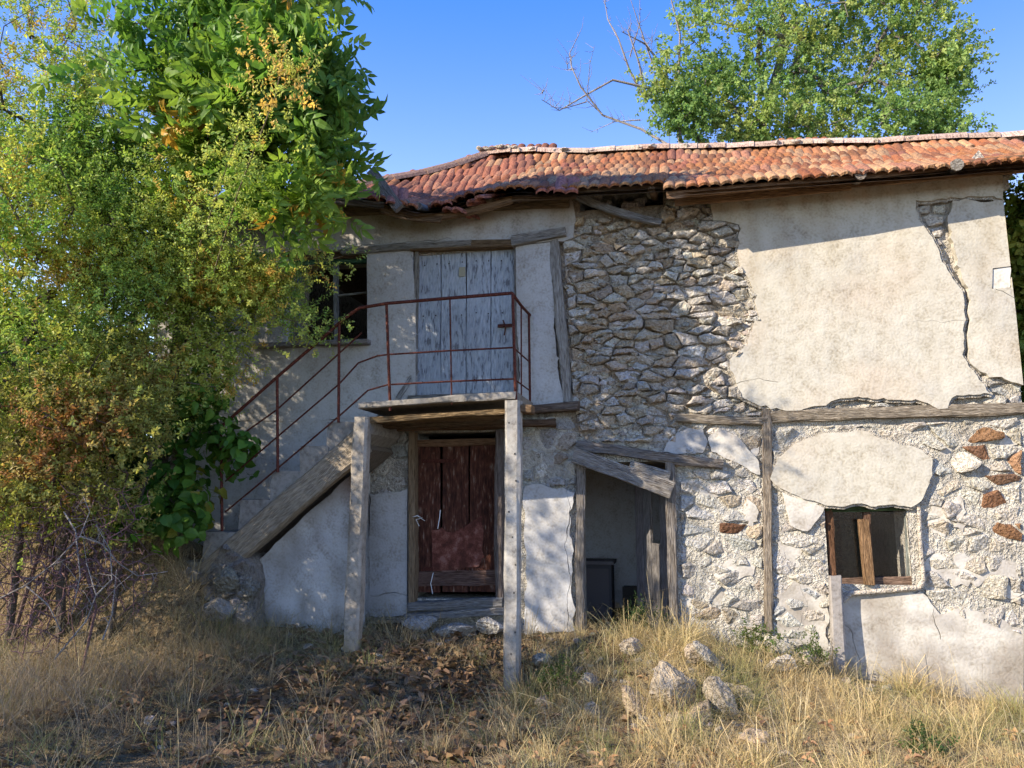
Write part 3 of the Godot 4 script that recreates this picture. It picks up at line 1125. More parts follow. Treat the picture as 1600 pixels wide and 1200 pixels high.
func make_walls() -> Node3D:
	var holes := [
		Rect2(-2.794, 0.72, 0.98, 1.76),
		Rect2(-0.99, 0.38, -0.079 - (-0.99), 2.142 - 0.38),
		Rect2(1.397, 0.961, 0.74, 1.712 - (0.961)),
		Rect2(-4.374, 3.566, -3.394 - (-4.374), 4.565 - (3.566)),
		Rect2(-2.799, 2.849, -1.658 - (-2.799), 4.512 - (2.849)),
		Rect2(-0.948, 4.893, -0.05 - (-0.948), 0.8),
	]
	var mb := MB.new()
	wall_core(mb, -5.55, 3.21, -0.5, 5.1, holes, -0.065, -0.52, 0.075, 0.013, mortar_tint)
	var wall := put("wall", mb, M.mortar, house)
	# end walls, back wall, floors and the dark rooms behind the openings
	mb = MB.new()
	mb.col = lin(0.3, 0.27, 0.23)
	mb.box(Vector3(-5.55, -0.5, -4.9), Vector3(-5.05, 5.0, -0.53))
	mb.box(Vector3(2.71, -0.5, -4.9), Vector3(3.205, 5.0, -0.53))
	mb.box(Vector3(-5.04, -0.5, -4.9), Vector3(2.7, 5.0, -4.4))
	put("rear_walls", mb, M.mortar, house)
	mb = MB.new()
	mb.col = lin(0.22, 0.18, 0.14)
	mb.box(Vector3(-5.04, 2.5, -4.39), Vector3(2.7, 2.63, -0.53))
	mb.box(Vector3(-5.04, 0.2, -4.39), Vector3(2.7, 0.37, -0.4))
	put("floor", mb, M.soil, house)
	mb = MB.new()
	mb.col = lin(0.72, 0.72, 0.73)
	mb.box(Vector3(-2.4, 0.38, -2.5), Vector3(0.7, 2.49, -2.3))
	mb.box(Vector3(0.71, 0.38, -2.5), Vector3(0.85, 2.49, -0.54))
	mb.box(Vector3(-1.45, 0.38, -2.29), Vector3(-1.3, 2.49, -0.54))
	put("inner_wall", mb, M.plaster, house)

	# rubble, stone by stone
	var found := []
	var regions := [
		[[Vector2(-1.143, 4.631), Vector2(-0.951, 4.813), Vector2(-0.097, 4.695), Vector2(0.012, 4.987), Vector2(0.365, 5.006), Vector2(0.47, 4.651), Vector2(0.713, 4.583), Vector2(0.742, 4.078), Vector2(0.882, 3.819), Vector2(0.895, 3.564), Vector2(0.745, 3.272), Vector2(0.589, 3.145), Vector2(0.663, 2.834), Vector2(0.717, 2.638), Vector2(0.037, 2.615), Vector2(-0.003, 2.341), Vector2(-0.983, 2.356), Vector2(-1.032, 2.761)], 0.15, 0.073, 0.005, 0.43, true],
		[[Vector2(-0.983, 2.356), Vector2(0.033, 2.484), Vector2(0.037, 2.589), Vector2(0.846, 2.519), Vector2(0.764, 0.484), Vector2(0.012, 0.64), Vector2(0.034, 2.114), Vector2(-0.984, 2.29)], 0.25, 0.14, 0.009, 0.12, false],
		[[Vector2(0.954, 2.466), Vector2(1.147, 2.462), Vector2(0.988, 2.186), Vector2(0.881, 1.961), Vector2(0.994, 1.823), Vector2(1.399, 1.663), Vector2(1.359, 0.964), Vector2(1.421, 0.859), Vector2(1.377, 0.101), Vector2(0.844, 0.193)], 0.24, 0.13, 0.009, 0.12, false],
		[[Vector2(1.207, 2.461), Vector2(3.185, 2.518), Vector2(3.01, 0.561), Vector2(2.505, 0.686), Vector2(2.197, 0.907), Vector2(2.253, 1.671), Vector2(2.385, 1.952), Vector2(2.373, 2.17), Vector2(2.046, 2.333), Vector2(1.765, 2.438), Vector2(1.502, 2.43)], 0.26, 0.15, 0.009, 0.12, false],
		[[Vector2(0.699, 2.651), Vector2(1.155, 2.615), Vector2(1.694, 2.696), Vector2(2.27, 2.675), Vector2(2.489, 2.595), Vector2(2.915, 2.731), Vector2(2.809, 2.981), Vector2(3.214, 2.845), Vector2(3.195, 2.633), Vector2(0.972, 2.593), Vector2(0.696, 2.587)], 0.22, 0.1, 0.008, 0.08, false],
		[[Vector2(2.388, 4.722), Vector2(2.696, 4.696), Vector2(2.699, 4.444), Vector2(2.62, 4.305), Vector2(2.721, 3.986), Vector2(2.741, 3.663), Vector2(2.631, 3.862), Vector2(2.57, 4.256), Vector2(2.456, 4.45)], 0.17, 0.12, 0.008, 0.0, false],
		[[Vector2(-1.589, 2.604), Vector2(-1.013, 2.639), Vector2(-1.022, 1.913), Vector2(-1.59, 1.862)], 0.26, 0.18, 0.008, 0.0, false],
		[[Vector2(-3.31, 2.478), Vector2(-2.849, 2.512), Vector2(-2.849, 1.831), Vector2(-3.305, 1.79)], 0.24, 0.17, 0.008, 0.0, false],
		[[Vector2(-5.655, 0.897), Vector2(-4.735, 0.985), Vector2(-4.701, 0.399), Vector2(-5.616, 0.37)], 0.24, 0.13, 0.01, 0.1, false],
	]
	for r in regions:
		for cell in masonry_cells(packed(r[0]), r[1], r[2], r[3], r[4]):
			found.append([absf(area_of(cell)), cell, r[5]])
	found.sort_custom(func(a, b): return a[0] > b[0])
	var rest := MB.new()
	for i in found.size():
		var cell: PackedVector2Array = found[i][1]
		var mid := Vector2.ZERO
		for q in cell:
			mid += q
		mid /= cell.size()
		var one := rest if i >= 290 else MB.new()
		one.col = stone_tint(mid, found[i][2])
		if found[i][2]:
			var out := rng.randf_range(-0.05, 0.03)
			if rng.randf() < 0.18:
				out += 0.03
			stone_mesh(one, cell, -0.13, out, 0.012)
		else:
			var set_back := rng.randf_range(-0.045, -0.018)
			for k in RUSTY.size():
				if mid.distance_to(RUSTY[k]) < RUSTY_SIZE[k]:
					set_back = -0.02
			stone_mesh(one, cell, -0.1, set_back, 0.006)
		if i < 290:
			put("stone", one, M.stone, wall)
	put("small_stones", rest, M.stone, wall).set_meta("kind", "stuff")
	# chips and loose mortar lodged between the stones
	var chips := MB.new()
	var zone := packed(regions[0][0])
	var lodged := 0
	while lodged < 650:
		var q := Vector2(rng.randf_range(-1.3, 0.9), rng.randf_range(2.4, 4.95))
		if not Geometry2D.is_point_in_polygon(q, zone):
			continue
		lodged += 1
		chips.col = jit(stone_tint(q, true), 0.2)
		var s := rng.randf_range(0.012, 0.045)
		var p := PackedVector2Array()
		for k in 5:
			p.append(q + Vector2(cos(k * 1.256 + rng.randf() * 0.6) * s * 1.4, sin(k * 1.256 + rng.randf() * 0.6) * s * 0.8))
		stone_mesh(chips, p, -0.1, rng.randf_range(-0.05, 0.0), 0.006)
	put("chips", chips, M.stone, wall).set_meta("kind", "stuff")
	# white rubble left on the wall head under the gap in the roof
	for s in [Vector3(-0.752, 5.076, -0.15), Vector3(-0.583, 5.139, -0.25), Vector3(-0.658, 4.974, -0.1), Vector3(-0.402, 4.931, -0.12), Vector3(-0.157, 5.064, -0.1), Vector3(-0.301, 4.998, -0.2)]:
		mb = MB.new()
		mb.col = jit(lin(0.52, 0.49, 0.45), 0.15)
		rock_mesh(mb, Vector3(rng.randf_range(0.12, 0.2), rng.randf_range(0.09, 0.14), 0.14), rng.randi() % 1000)
		var o := put("stone", mb, M.stone, wall)
		o.position = s
	return wall


func make_plaster() -> void:
	# upper storey, left of the rubble
	plaster_sheet(house, "plaster", torn([Vector2(-6.251, 5.3), Vector2(-3.532, 5.158), Vector2(-1.033, 5.01), Vector2(-0.987, 4.765), Vector2(-1.017, 4.571), Vector2(-1.13, 4.535), Vector2(-1.664, 4.53), Vector2(-2.892, 4.579), Vector2(-3.673, 4.61), Vector2(-6.203, 4.704)], 0.06, 0.012, 1.0, [0, 1]), [crack([Vector2(-1.035, 4.878), Vector2(-1.142, 4.777), Vector2(-1.213, 4.673), Vector2(-1.186, 4.583)], 0.004, 3.0), crack([Vector2(-3.755, 4.678), Vector2(-3.202, 4.646), Vector2(-2.68, 4.662), Vector2(-2.438, 4.659), Vector2(-2.177, 4.611), Vector2(-2.176, 4.506)], 0.006, 4.0)], -0.06, 0.012, left_tint)
	plaster_sheet(house, "plaster", torn([Vector2(-6.202, 4.687), Vector2(-4.415, 4.583), Vector2(-4.367, 3.558), Vector2(-3.372, 3.515), Vector2(-3.404, 4.591), Vector2(-2.854, 4.576), Vector2(-2.84, 4.267), Vector2(-2.803, 3.967), Vector2(-2.797, 2.864), Vector2(-3.152, 2.745), Vector2(-3.262, 2.641), Vector2(-6.042, 2.663)], 0.07, 0.008, 2.0, [1, 2, 3]), [crack([Vector2(-2.86, 4.508), Vector2(-2.795, 4.301), Vector2(-2.834, 3.969)], 0.004, 5.0), crack([Vector2(-4.584, 3.378), Vector2(-4.171, 3.139), Vector2(-3.919, 2.764)], 0.003, 6.0)], -0.06, 0.006, left_tint)
	plaster_sheet(house, "plaster", torn([Vector2(-1.657, 4.522), Vector2(-1.214, 4.541), Vector2(-1.188, 4.366), Vector2(-1.26, 4.097), Vector2(-1.206, 3.88), Vector2(-1.236, 3.634), Vector2(-1.184, 3.247), Vector2(-1.147, 2.778), Vector2(-1.617, 2.708), Vector2(-1.644, 3.547)], 0.035, 0.016, 3.0, [0, 9]), [crack([Vector2(-1.643, 3.904), Vector2(-1.487, 3.824), Vector2(-1.22, 3.895)], 0.003, 7.0)], -0.06, 0.008, left_tint)
	# lower storey, left
	plaster_sheet(house, "plaster", torn([Vector2(-6.041, 2.648), Vector2(-3.331, 2.649), Vector2(-3.267, 0.511), Vector2(-4.743, 0.445), Vector2(-4.729, 0.88), Vector2(-5.17, 0.942), Vector2(-5.914, 1.035)], 0.07, 0.01, 4.0, [1]), [crack([Vector2(-4.052, 0.467), Vector2(-3.991, 0.793), Vector2(-4.194, 1.064)], 0.003, 8.0)], -0.06, 0.0, left_tint)
	plaster_sheet(house, "plaster", torn([Vector2(-3.291, 1.818), Vector2(-2.857, 1.872), Vector2(-2.836, 0.543), Vector2(-3.253, 0.531)], 0.06, 0.01, 5.0, [1]), [crack([Vector2(-3.259, 0.743), Vector2(-3.028, 0.776), Vector2(-2.811, 0.741)], 0.005, 9.0), crack([Vector2(-3.285, 1.624), Vector2(-2.83, 1.646)], 0.003, 9.5)], -0.06, 0.006, left_tint)
	plaster_sheet(house, "plaster", torn([Vector2(-1.577, 1.842), Vector2(-1.495, 1.915), Vector2(-1.156, 1.88), Vector2(-1.037, 1.827), Vector2(-1.08, 1.566), Vector2(-1.051, 1.243), Vector2(-1.08, 0.987), Vector2(-1.054, 0.453), Vector2(-1.567, 0.392)], 0.05, 0.02, 6.0), [crack([Vector2(-1.116, 1.92), Vector2(-1.092, 1.631), Vector2(-1.136, 1.306), Vector2(-1.1, 0.987), Vector2(-1.13, 0.607), Vector2(-1.106, 0.407)], 0.005, 10.0)], -0.06, 0.01, left_tint)
	# the big sheet on the right and the strip beyond its crack
	var big := torn([Vector2(0.364, 4.992), Vector2(1.276, 4.955), Vector2(2.256, 4.95), Vector2(3.223, 4.981), Vector2(3.195, 4.654), Vector2(2.696, 4.696), Vector2(2.416, 4.706), Vector2(2.425, 4.499), Vector2(2.539, 4.311), Vector2(2.601, 4.058), Vector2(2.74, 3.791), Vector2(2.771, 3.471), Vector2(2.737, 3.189), Vector2(2.797, 2.969), Vector2(2.922, 2.743), Vector2(2.588, 2.716), Vector2(2.547, 2.619), Vector2(2.468, 2.608), Vector2(2.327, 2.686), Vector2(1.987, 2.733), Vector2(1.697, 2.741), Vector2(1.457, 2.671), Vector2(1.155, 2.627), Vector2(0.944, 2.645), Vector2(0.673, 2.769), Vector2(0.617, 2.914), Vector2(0.565, 3.166), Vector2(0.746, 3.305), Vector2(0.87, 3.565), Vector2(0.863, 3.82), Vector2(0.729, 4.079), Vector2(0.713, 4.583), Vector2(0.456, 4.645)], 0.045, 0.02, 7.0, [0, 1, 2, 3])
	plaster_sheet(house, "plaster", big, [
		crack([Vector2(1.156, 2.64), Vector2(1.528, 2.885), Vector2(1.997, 2.883)], 0.0022, 11.0), crack([Vector2(0.87, 3.565), Vector2(1.14, 3.518), Vector2(1.409, 3.407), Vector2(1.737, 3.392)], 0.0022, 12.0),
		crack([Vector2(2.424, 4.005), Vector2(2.258, 3.963), Vector2(2.222, 3.789)], 0.003, 13.0), crack([Vector2(2.132, 4.893), Vector2(2.257, 4.801), Vector2(2.476, 4.715)], 0.0025, 14.0), crack([Vector2(0.617, 2.914), Vector2(0.836, 2.959), Vector2(1.017, 2.901)], 0.003, 14.5), crack([Vector2(1.697, 2.741), Vector2(1.809, 3.131), Vector2(1.745, 3.522), Vector2(1.888, 3.907)], 0.0016, 51.0), crack([Vector2(2.771, 3.471), Vector2(2.554, 3.45), Vector2(2.271, 3.496)], 0.0018, 52.0), crack([Vector2(1.276, 4.955), Vector2(1.399, 4.681), Vector2(1.351, 4.48)], 0.0016, 53.0)], -0.06, 0.022, right_tint, 0.011, 0.075, 0.05)
	var strip := torn([Vector2(2.752, 4.678), Vector2(3.2, 4.64), Vector2(3.212, 2.82), Vector2(2.93, 2.903), Vector2(2.822, 2.999), Vector2(2.781, 3.188), Vector2(2.815, 3.469), Vector2(2.819, 3.787), Vector2(2.735, 4.017), Vector2(2.7, 4.3), Vector2(2.69, 4.478)], 0.045, 0.018, 8.0, [1])
	plaster_sheet(house, "plaster", strip, [packed([Vector2(3.047, 3.965), Vector2(3.215, 3.979), Vector2(3.196, 3.765), Vector2(3.024, 3.762)]), crack([Vector2(3.03, 3.762), Vector2(3.19, 3.689), Vector2(3.24, 3.636)], 0.004, 15.0)], -0.06, 0.014, right_tint)
	plaster_sheet(house, "plaster", torn([Vector2(3.052, 3.958), Vector2(3.209, 3.974), Vector2(3.186, 3.771), Vector2(3.036, 3.768)], 0.03, 0.006, 8.5), [], -0.06, 0.004, func(_x, _y): return lin(0.62, 0.59, 0.53), 0.006, 0.1)
	# fan of plaster over the lower window, patch over the doorway
	plaster_sheet(house, "plaster", torn([Vector2(0.899, 1.961), Vector2(0.975, 2.161), Vector2(1.199, 2.322), Vector2(1.5, 2.405), Vector2(1.764, 2.419), Vector2(2.045, 2.309), Vector2(2.293, 2.219), Vector2(2.377, 2.145), Vector2(2.339, 1.94), Vector2(2.211, 1.713), Vector2(1.401, 1.7), Vector2(1.008, 1.86)], 0.04, 0.014, 9.0), [], -0.06, 0.016, right_tint, 0.009, 0.14, 0.05)
	plaster_sheet(house, "plaster", torn([Vector2(1.008, 1.86), Vector2(1.401, 1.7), Vector2(1.349, 1.602), Vector2(1.224, 1.455), Vector2(1.073, 1.503), Vector2(1.036, 1.699)], 0.04, 0.012, 9.3), [], -0.06, -0.004, lime_tint, 0.006)
	plaster_sheet(house, "plaster", torn([Vector2(-0.127, 2.239), Vector2(-0.033, 2.394), Vector2(0.129, 2.482), Vector2(0.274, 2.466), Vector2(0.319, 2.336), Vector2(0.265, 2.221)], 0.04, 0.012, 9.6), [], -0.06, 0.0, left_tint, 0.006)
	plaster_sheet(house, "plaster", torn([Vector2(0.32, 2.375), Vector2(0.443, 2.476), Vector2(0.654, 2.331), Vector2(0.804, 2.125), Vector2(0.81, 1.999), Vector2(0.584, 2.127), Vector2(0.353, 2.232)], 0.04, 0.012, 9.8), [], -0.06, -0.01, lime_tint, 0.006)
	# thin render smeared over the foot of the wall on the right
	plaster_sheet(house, "render", torn([Vector2(1.412, 0.888), Vector2(2.197, 0.907), Vector2(2.345, 0.709), Vector2(2.616, 0.746), Vector2(3.034, 0.59), Vector2(2.967, -0.154), Vector2(2.277, -0.192), Vector2(1.356, -0.072)], 0.05, 0.03, 10.0, [4]), [crack([Vector2(2.317, 0.909), Vector2(2.28, 0.707), Vector2(2.328, 0.481)], 0.004, 16.0), crack([Vector2(1.4, 0.681), Vector2(1.561, 0.541), Vector2(1.626, 0.226)], 0.003, 17.0)], -0.06, -0.03, lime_tint, 0.02, 0.07)
	plaster_sheet(house, "render", torn([Vector2(0.875, 0.845), Vector2(1.129, 1.001), Vector2(1.364, 0.857), Vector2(1.349, 0.013), Vector2(0.864, 0.135)], 0.05, 0.03, 11.0), [crack([Vector2(1.129, 1.001), Vector2(1.184, 0.734), Vector2(1.041, 0.435)], 0.003, 18.0)], -0.06, -0.03, lime_tint, 0.02, 0.07)
	for s in [[Vector2(1.055, 1.259), 0.13, 0.15], [Vector2(2.412, 1.583), 0.1, 0.16], [Vector2(2.593, 1.117), 0.17, 0.17], [Vector2(2.916, 1.037), 0.17, 0.2], [Vector2(2.529, 2.24), 0.1, 0.1], [Vector2(2.376, 1.113), 0.14, 0.15], [Vector2(0.226, 0.799), 0.2, 0.1], [Vector2(0.57, 1.081), 0.14, 0.1], [Vector2(0.697, 1.636), 0.08, 0.14], [Vector2(0.337, 1.812), 0.12, 0.06], [Vector2(2.581, 1.642), 0.06, 0.2], [Vector2(3.068, 2.293), 0.1, 0.06], [Vector2(0.416, 1.017), 0.1, 0.05], [Vector2(0.774, 2.265), 0.05, 0.09]]:
		var ring := []
		for k in 10:
			var an := TAU * k / 10.0
			ring.append((s[0] as Vector2) + Vector2(cos(an) * float(s[1]), sin(an) * float(s[2])) * rng.randf_range(0.65, 1.2))
		plaster_sheet(house, "render", torn(ring, 0.03, 0.02, rng.randf() * 20.0), [], -0.06, rng.randf_range(-0.042, -0.034), lime_tint, 0.016, 0.06)


func bar(called: String, a: Vector3, b: Vector3, w: float, t: float, color: Color, parent: Node, m := "wood", warp := 0.006, face := Vector3(0, 0, 1), taper := 1.0, sag := Vector3.ZERO) -> MeshInstance3D:
	var mb := MB.new()
	mb.col = color
	plank(mb, a, b, w, t, face, warp, taper, sag)
	return put(called, mb, M[m], parent)


func make_timber() -> void:
	var grey := lin(0.36, 0.32, 0.27)
	var dark := lin(0.25, 0.2, 0.155)
	var tan := lin(0.47, 0.4, 0.31)
	var brown := lin(0.27, 0.165, 0.09)
	bar("beam", Vector3(0.024, 2.586, -0.035), Vector3(0.899, 2.528, -0.035), 0.085, 0.1, tan, house, "wood", 0.008)
	bar("beam", Vector3(0.95, 2.571, -0.03), Vector3(3.215, 2.606, -0.03), 0.11, 0.1, tan, house, "wood", 0.009)
	bar("timber_post", Vector3(0.899, 2.65, -0.032), Vector3(0.827, 0.511, -0.032), 0.085, 0.09, lin(0.4, 0.34, 0.27), house, "wood", 0.009)
	bar("timber_post", Vector3(-1.231, 4.564, -0.02), Vector3(-1.096, 2.779, -0.02), 0.1, 0.09, lin(0.46, 0.43, 0.385), house, "wood", 0.01)
	bar("beam", Vector3(-3.71, 4.596, 0.005), Vector3(-2.153, 4.592, 0.005), 0.075, 0.09, lin(0.43, 0.4, 0.35), house, "wood", 0.006)
	bar("beam", Vector3(-1.696, 4.569, 0.02), Vector3(-1.098, 4.642, 0.02), 0.12, 0.09, lin(0.45, 0.42, 0.38), house, "wood", 0.008)
	bar("lintel", Vector3(-2.868, 4.591, -0.02), Vector3(-1.661, 4.558, -0.02), 0.09, 0.12, lin(0.3, 0.2, 0.11), house, "wood", 0.008)
	# over the lower door
	bar("lintel", Vector3(-3.139, 2.544, 0.02), Vector3(-1.228, 2.561, 0.02), 0.085, 0.16, lin(0.24, 0.15, 0.09), house, "wood", 0.013)
	bar("lintel", Vector3(-2.834, 2.647, 0.05), Vector3(-0.972, 2.727, 0.05), 0.09, 0.12, lin(0.24, 0.19, 0.15), house, "wood", 0.01)
	bar("door_jamb", Vector3(-2.807, 2.484, -0.01), Vector3(-2.77, 0.655, -0.01), 0.075, 0.13, lin(0.37, 0.27, 0.17), house, "wood", 0.008)
	bar("door_jamb", Vector3(-1.836, 2.494, -0.01), Vector3(-1.831, 0.713, -0.01), 0.085, 0.13, lin(0.23, 0.19, 0.17), house, "wood", 0.008)
	bar("threshold", Vector3(-2.809, 0.636, 0), Vector3(-1.788, 0.715, 0), 0.1, 0.16, lin(0.36, 0.35, 0.34), house, "wood", 0.008)
	bar("threshold", Vector3(-2.822, 0.543, 0.04), Vector3(-1.759, 0.632, 0.04), 0.07, 0.2, lin(0.4, 0.39, 0.37), house, "wood", 0.01)
	# the open doorway
	bar("door_jamb", Vector3(-0.97, 2.145, -0.03), Vector3(-1.006, 0.45, -0.03), 0.09, 0.12, lin(0.33, 0.3, 0.27), house, "wood", 0.012)
	bar("door_jamb", Vector3(-0.066, 2.161, -0.03), Vector3(-0.063, 0.603, -0.03), 0.09, 0.13, lin(0.31, 0.28, 0.25), house, "wood", 0.012)
	bar("lintel", Vector3(-1, 2.311, -0.02), Vector3(0.449, 2.098, -0.03), 0.1, 0.14, lin(0.34, 0.3, 0.26), house, "wood", 0.012)
	bar("plank", Vector3(-0.464, 2.097, 0.05), Vector3(-0.071, 1.984, 0.05), 0.1, 0.03, lin(0.5, 0.47, 0.42), house, "wood", 0.006)
	bar("leaning_plank", Vector3(-1.034, 2.205, 0.09), Vector3(-0.049, 1.85, 0.09), 0.155, 0.05, lin(0.45, 0.41, 0.36), house, "wood", 0.01)


func make_doors() -> void:
	# upper door of four pale blue boards
	var d := base("upper_door", Vector3.ZERO, house)
	d.set_meta("label", "upper door of pale blue worn boards")
	var z := -0.09
	for q in [[Vector3(-2.7, 4.542, -0.09), Vector3(-2.671, 2.873, -0.09), 0.3], [Vector3(-2.396, 4.536, -0.09), Vector3(-2.376, 2.865, -0.09), 0.285], [Vector3(-2.103, 4.523, -0.09), Vector3(-2.092, 2.864, -0.09), 0.275], [Vector3(-1.822, 4.519, -0.09), Vector3(-1.819, 2.863, -0.09), 0.262]]:
		var board := MB.new()
		board.col = jit(lin(0.97, 0.98, 1.0), 0.05)
		plank(board, q[0], q[1], q[2], 0.035, Vector3(0, 0, 1), 0.003)
		for i in board.v.size():   # paint is more worn towards the sill, and on the board by the latch
			var p := board.v[i]
			var worn := smoothstep(4.15, 3.3, p.y + NB.get_noise_2d(p.x * 160.0, p.y * 90.0) * 0.7) * 0.24
			board.c[i] = board.c[i].lerp(lin(0.4, 0.41, 0.43), worn)
		put("plank", board, M.pale_paint, d)
	bar("frame", Vector3(-2.817, 4.582, -0.05), Vector3(-2.814, 2.871, -0.05), 0.045, 0.08, lin(0.4, 0.37, 0.32), d, "wood", 0.006)
	bar("frame", Vector3(-1.66, 4.516, -0.05), Vector3(-1.648, 2.839, -0.05), 0.045, 0.08, lin(0.34, 0.31, 0.28), d, "wood", 0.006)
	bar("sill", Vector3(-2.863, 2.869, -0.02), Vector3(-1.62, 2.862, -0.02), 0.05, 0.1, lin(0.38, 0.35, 0.31), d, "wood", 0.008)
	var mb := MB.new()
	mb.col = lin(0.33, 0.3, 0.2)
	mb.box(Vector3(-2.323, 4.237, -0.06) - Vector3(0, 0, 0.01), Vector3(-2.25, 4.344, -0.06) + Vector3(0, 0, 0.003))
	put("plate", mb, M.plain, d)
	bar("brace", Vector3(-2.983, 2.867, 0.02), Vector3(-2.78, 3.182, -0.02), 0.06, 0.02, lin(0.44, 0.42, 0.4), d)
	mb = MB.new()
	mb.col = lin(0.12, 0.07, 0.05)
	for y in [3.05, 3.8, 4.4]:
		for k in 8:
			var at := Vector3(-2.739 + k * 0.152 + rng.randf_range(-0.01, 0.01), y + rng.randf_range(-0.012, 0.012), -0.07)
			mb.box(at - Vector3(0.006, 0.006, 0.004), at + Vector3(0.006, 0.006, 0.004))
	put("nails", mb, M.rust, d)
	mb = MB.new()
	mb.col = lin(0.5, 0.5, 0.5)
	tube(mb, [Vector3(-1.812, 3.709, -0.05), Vector3(-1.779, 3.618, -0.035), Vector3(-1.797, 3.536, -0.05)], [0.008, 0.009, 0.008], 6)
	mb.box(Vector3(-1.872, 3.628, -0.06), Vector3(-1.713, 3.663, -0.06) + Vector3(0, 0, 0.012))
	put("latch", mb, M.rust, d)
	# lower door, brown red boards and a patch of sheet metal
	d = base("lower_door", Vector3.ZERO, house)
	d.set_meta("label", "lower door of worn red brown boards")
	z = -0.1
	for q in [[Vector3(-2.666, 2.39, -0.1), Vector3(-2.639, 0.78, -0.1), 0.275], [Vector3(-2.351, 2.385, -0.1), Vector3(-2.333, 0.788, -0.1), 0.29], [Vector3(-2.041, 2.387, -0.1), Vector3(-2.032, 0.801, -0.1), 0.29]]:
		bar("plank", q[0], q[1], q[2], 0.035, jit(lin(1.4, 1.35, 1.3), 0.15), d, "red_paint", 0.003)
	bar("plank", Vector3(-2.769, 0.913, -0.075), Vector3(-1.867, 0.952, -0.075), 0.15, 0.03, lin(0.24, 0.15, 0.12), d, "wood", 0.012)
	bar("rail", Vector3(-2.793, 2.368, -0.06), Vector3(-1.868, 2.375, -0.06), 0.075, 0.04, lin(0.34, 0.2, 0.12), d, "wood", 0.005)
	var sheet := torn([Vector2(-2.601, 1.435), Vector2(-2.486, 1.463), Vector2(-2.386, 1.41), Vector2(-2.048, 1.587), Vector2(-2.017, 1.161), Vector2(-2.072, 1.061), Vector2(-2.254, 1.025), Vector2(-2.408, 0.936), Vector2(-2.579, 0.965)], 0.035, 0.014, 21.0, [8])
	mb = MB.new()
	slab(mb, sheet, -0.078, -0.068, 0.008, 0.08, func(_x, y): return lin(1.0, 0.95, 0.95) if y > 1.12 else lin(1.5, 1.6, 1.6))
	put("metal_patch", mb, M.rust_sheet, d)
	mb = MB.new()
	mb.col = lin(0.6, 0.58, 0.55)
	tube(mb, [Vector3(-2.768, 1.573, 0.07), Vector3(-2.713, 1.587, 0.085), Vector3(-2.659, 1.567, 0.075), Vector3(-2.725, 1.547, 0.09), Vector3(-2.69, 1.48, 0.085)], [0.006, 0.008, 0.006, 0.005, 0.004], 5)
	tube(mb, [Vector3(-2.715, 1.587, 0.08), Vector3(-2.635, 1.533, 0.06)], [0.004, 0.003], 4)
	put("wire_latch", mb, M.plain, d)
	mb = MB.new()
	tube(mb, [Vector3(-2.503, 1.646, -0.06), Vector3(-2.508, 1.571, -0.055), Vector3(-2.526, 1.45, -0.05)], [0.005, 0.004, 0.004], 4)
	tube(mb, [Vector3(-2.569, 0.986, -0.05), Vector3(-2.594, 0.874, -0.045), Vector3(-2.569, 0.769, -0.04)], [0.003, 0.003, 0.003], 4)
	put("string", mb, M.plain, d)
	mb = MB.new()
	mb.col = lin(0.02, 0.018, 0.016)
	for q in [Vector2(-2.695, 2.175), Vector2(-2.674, 1.022)]:
		mb.col = lin(0.45, 0.4, 0.4)
		mb.box(Vector3(q.x - 0.03, q.y - 0.02, -0.08), Vector3(q.x + 0.36, q.y + 0.02, -0.073))
	put("strap_hinges", mb, M.rust, d)
	# the leaf that stands half open inside the doorway
	d = base("open_door_leaf", Vector3.ZERO, house)
	var a := Vector3(-0.09, 1.826, -0.1)
	var hinge := Vector3(a.x, 1.02, -0.1)
	var inn := Vector3(-0.42, 0, -0.62).normalized()
	var facing := inn.cross(Vector3.UP).normalized()
	for k in 4:
		var at := hinge + inn * (0.08 + 0.16 * k)
		var top := 1.98
		var low := 0.44
		if k == 1:
			bar("plank", Vector3(at.x, low, at.z), Vector3(at.x, 1.3, at.z), 0.15, 0.03, lin(0.3, 0.28, 0.27), d, "wood", 0.006, facing)
			bar("plank", Vector3(at.x, 1.82, at.z), Vector3(at.x, top, at.z), 0.15, 0.03, lin(0.3, 0.28, 0.27), d, "wood", 0.006, facing)
		else:
			bar("plank", Vector3(at.x, low, at.z), Vector3(at.x, top, at.z), 0.15, 0.03, jit(lin(0.3, 0.28, 0.27), 0.12), d, "wood", 0.004, facing)


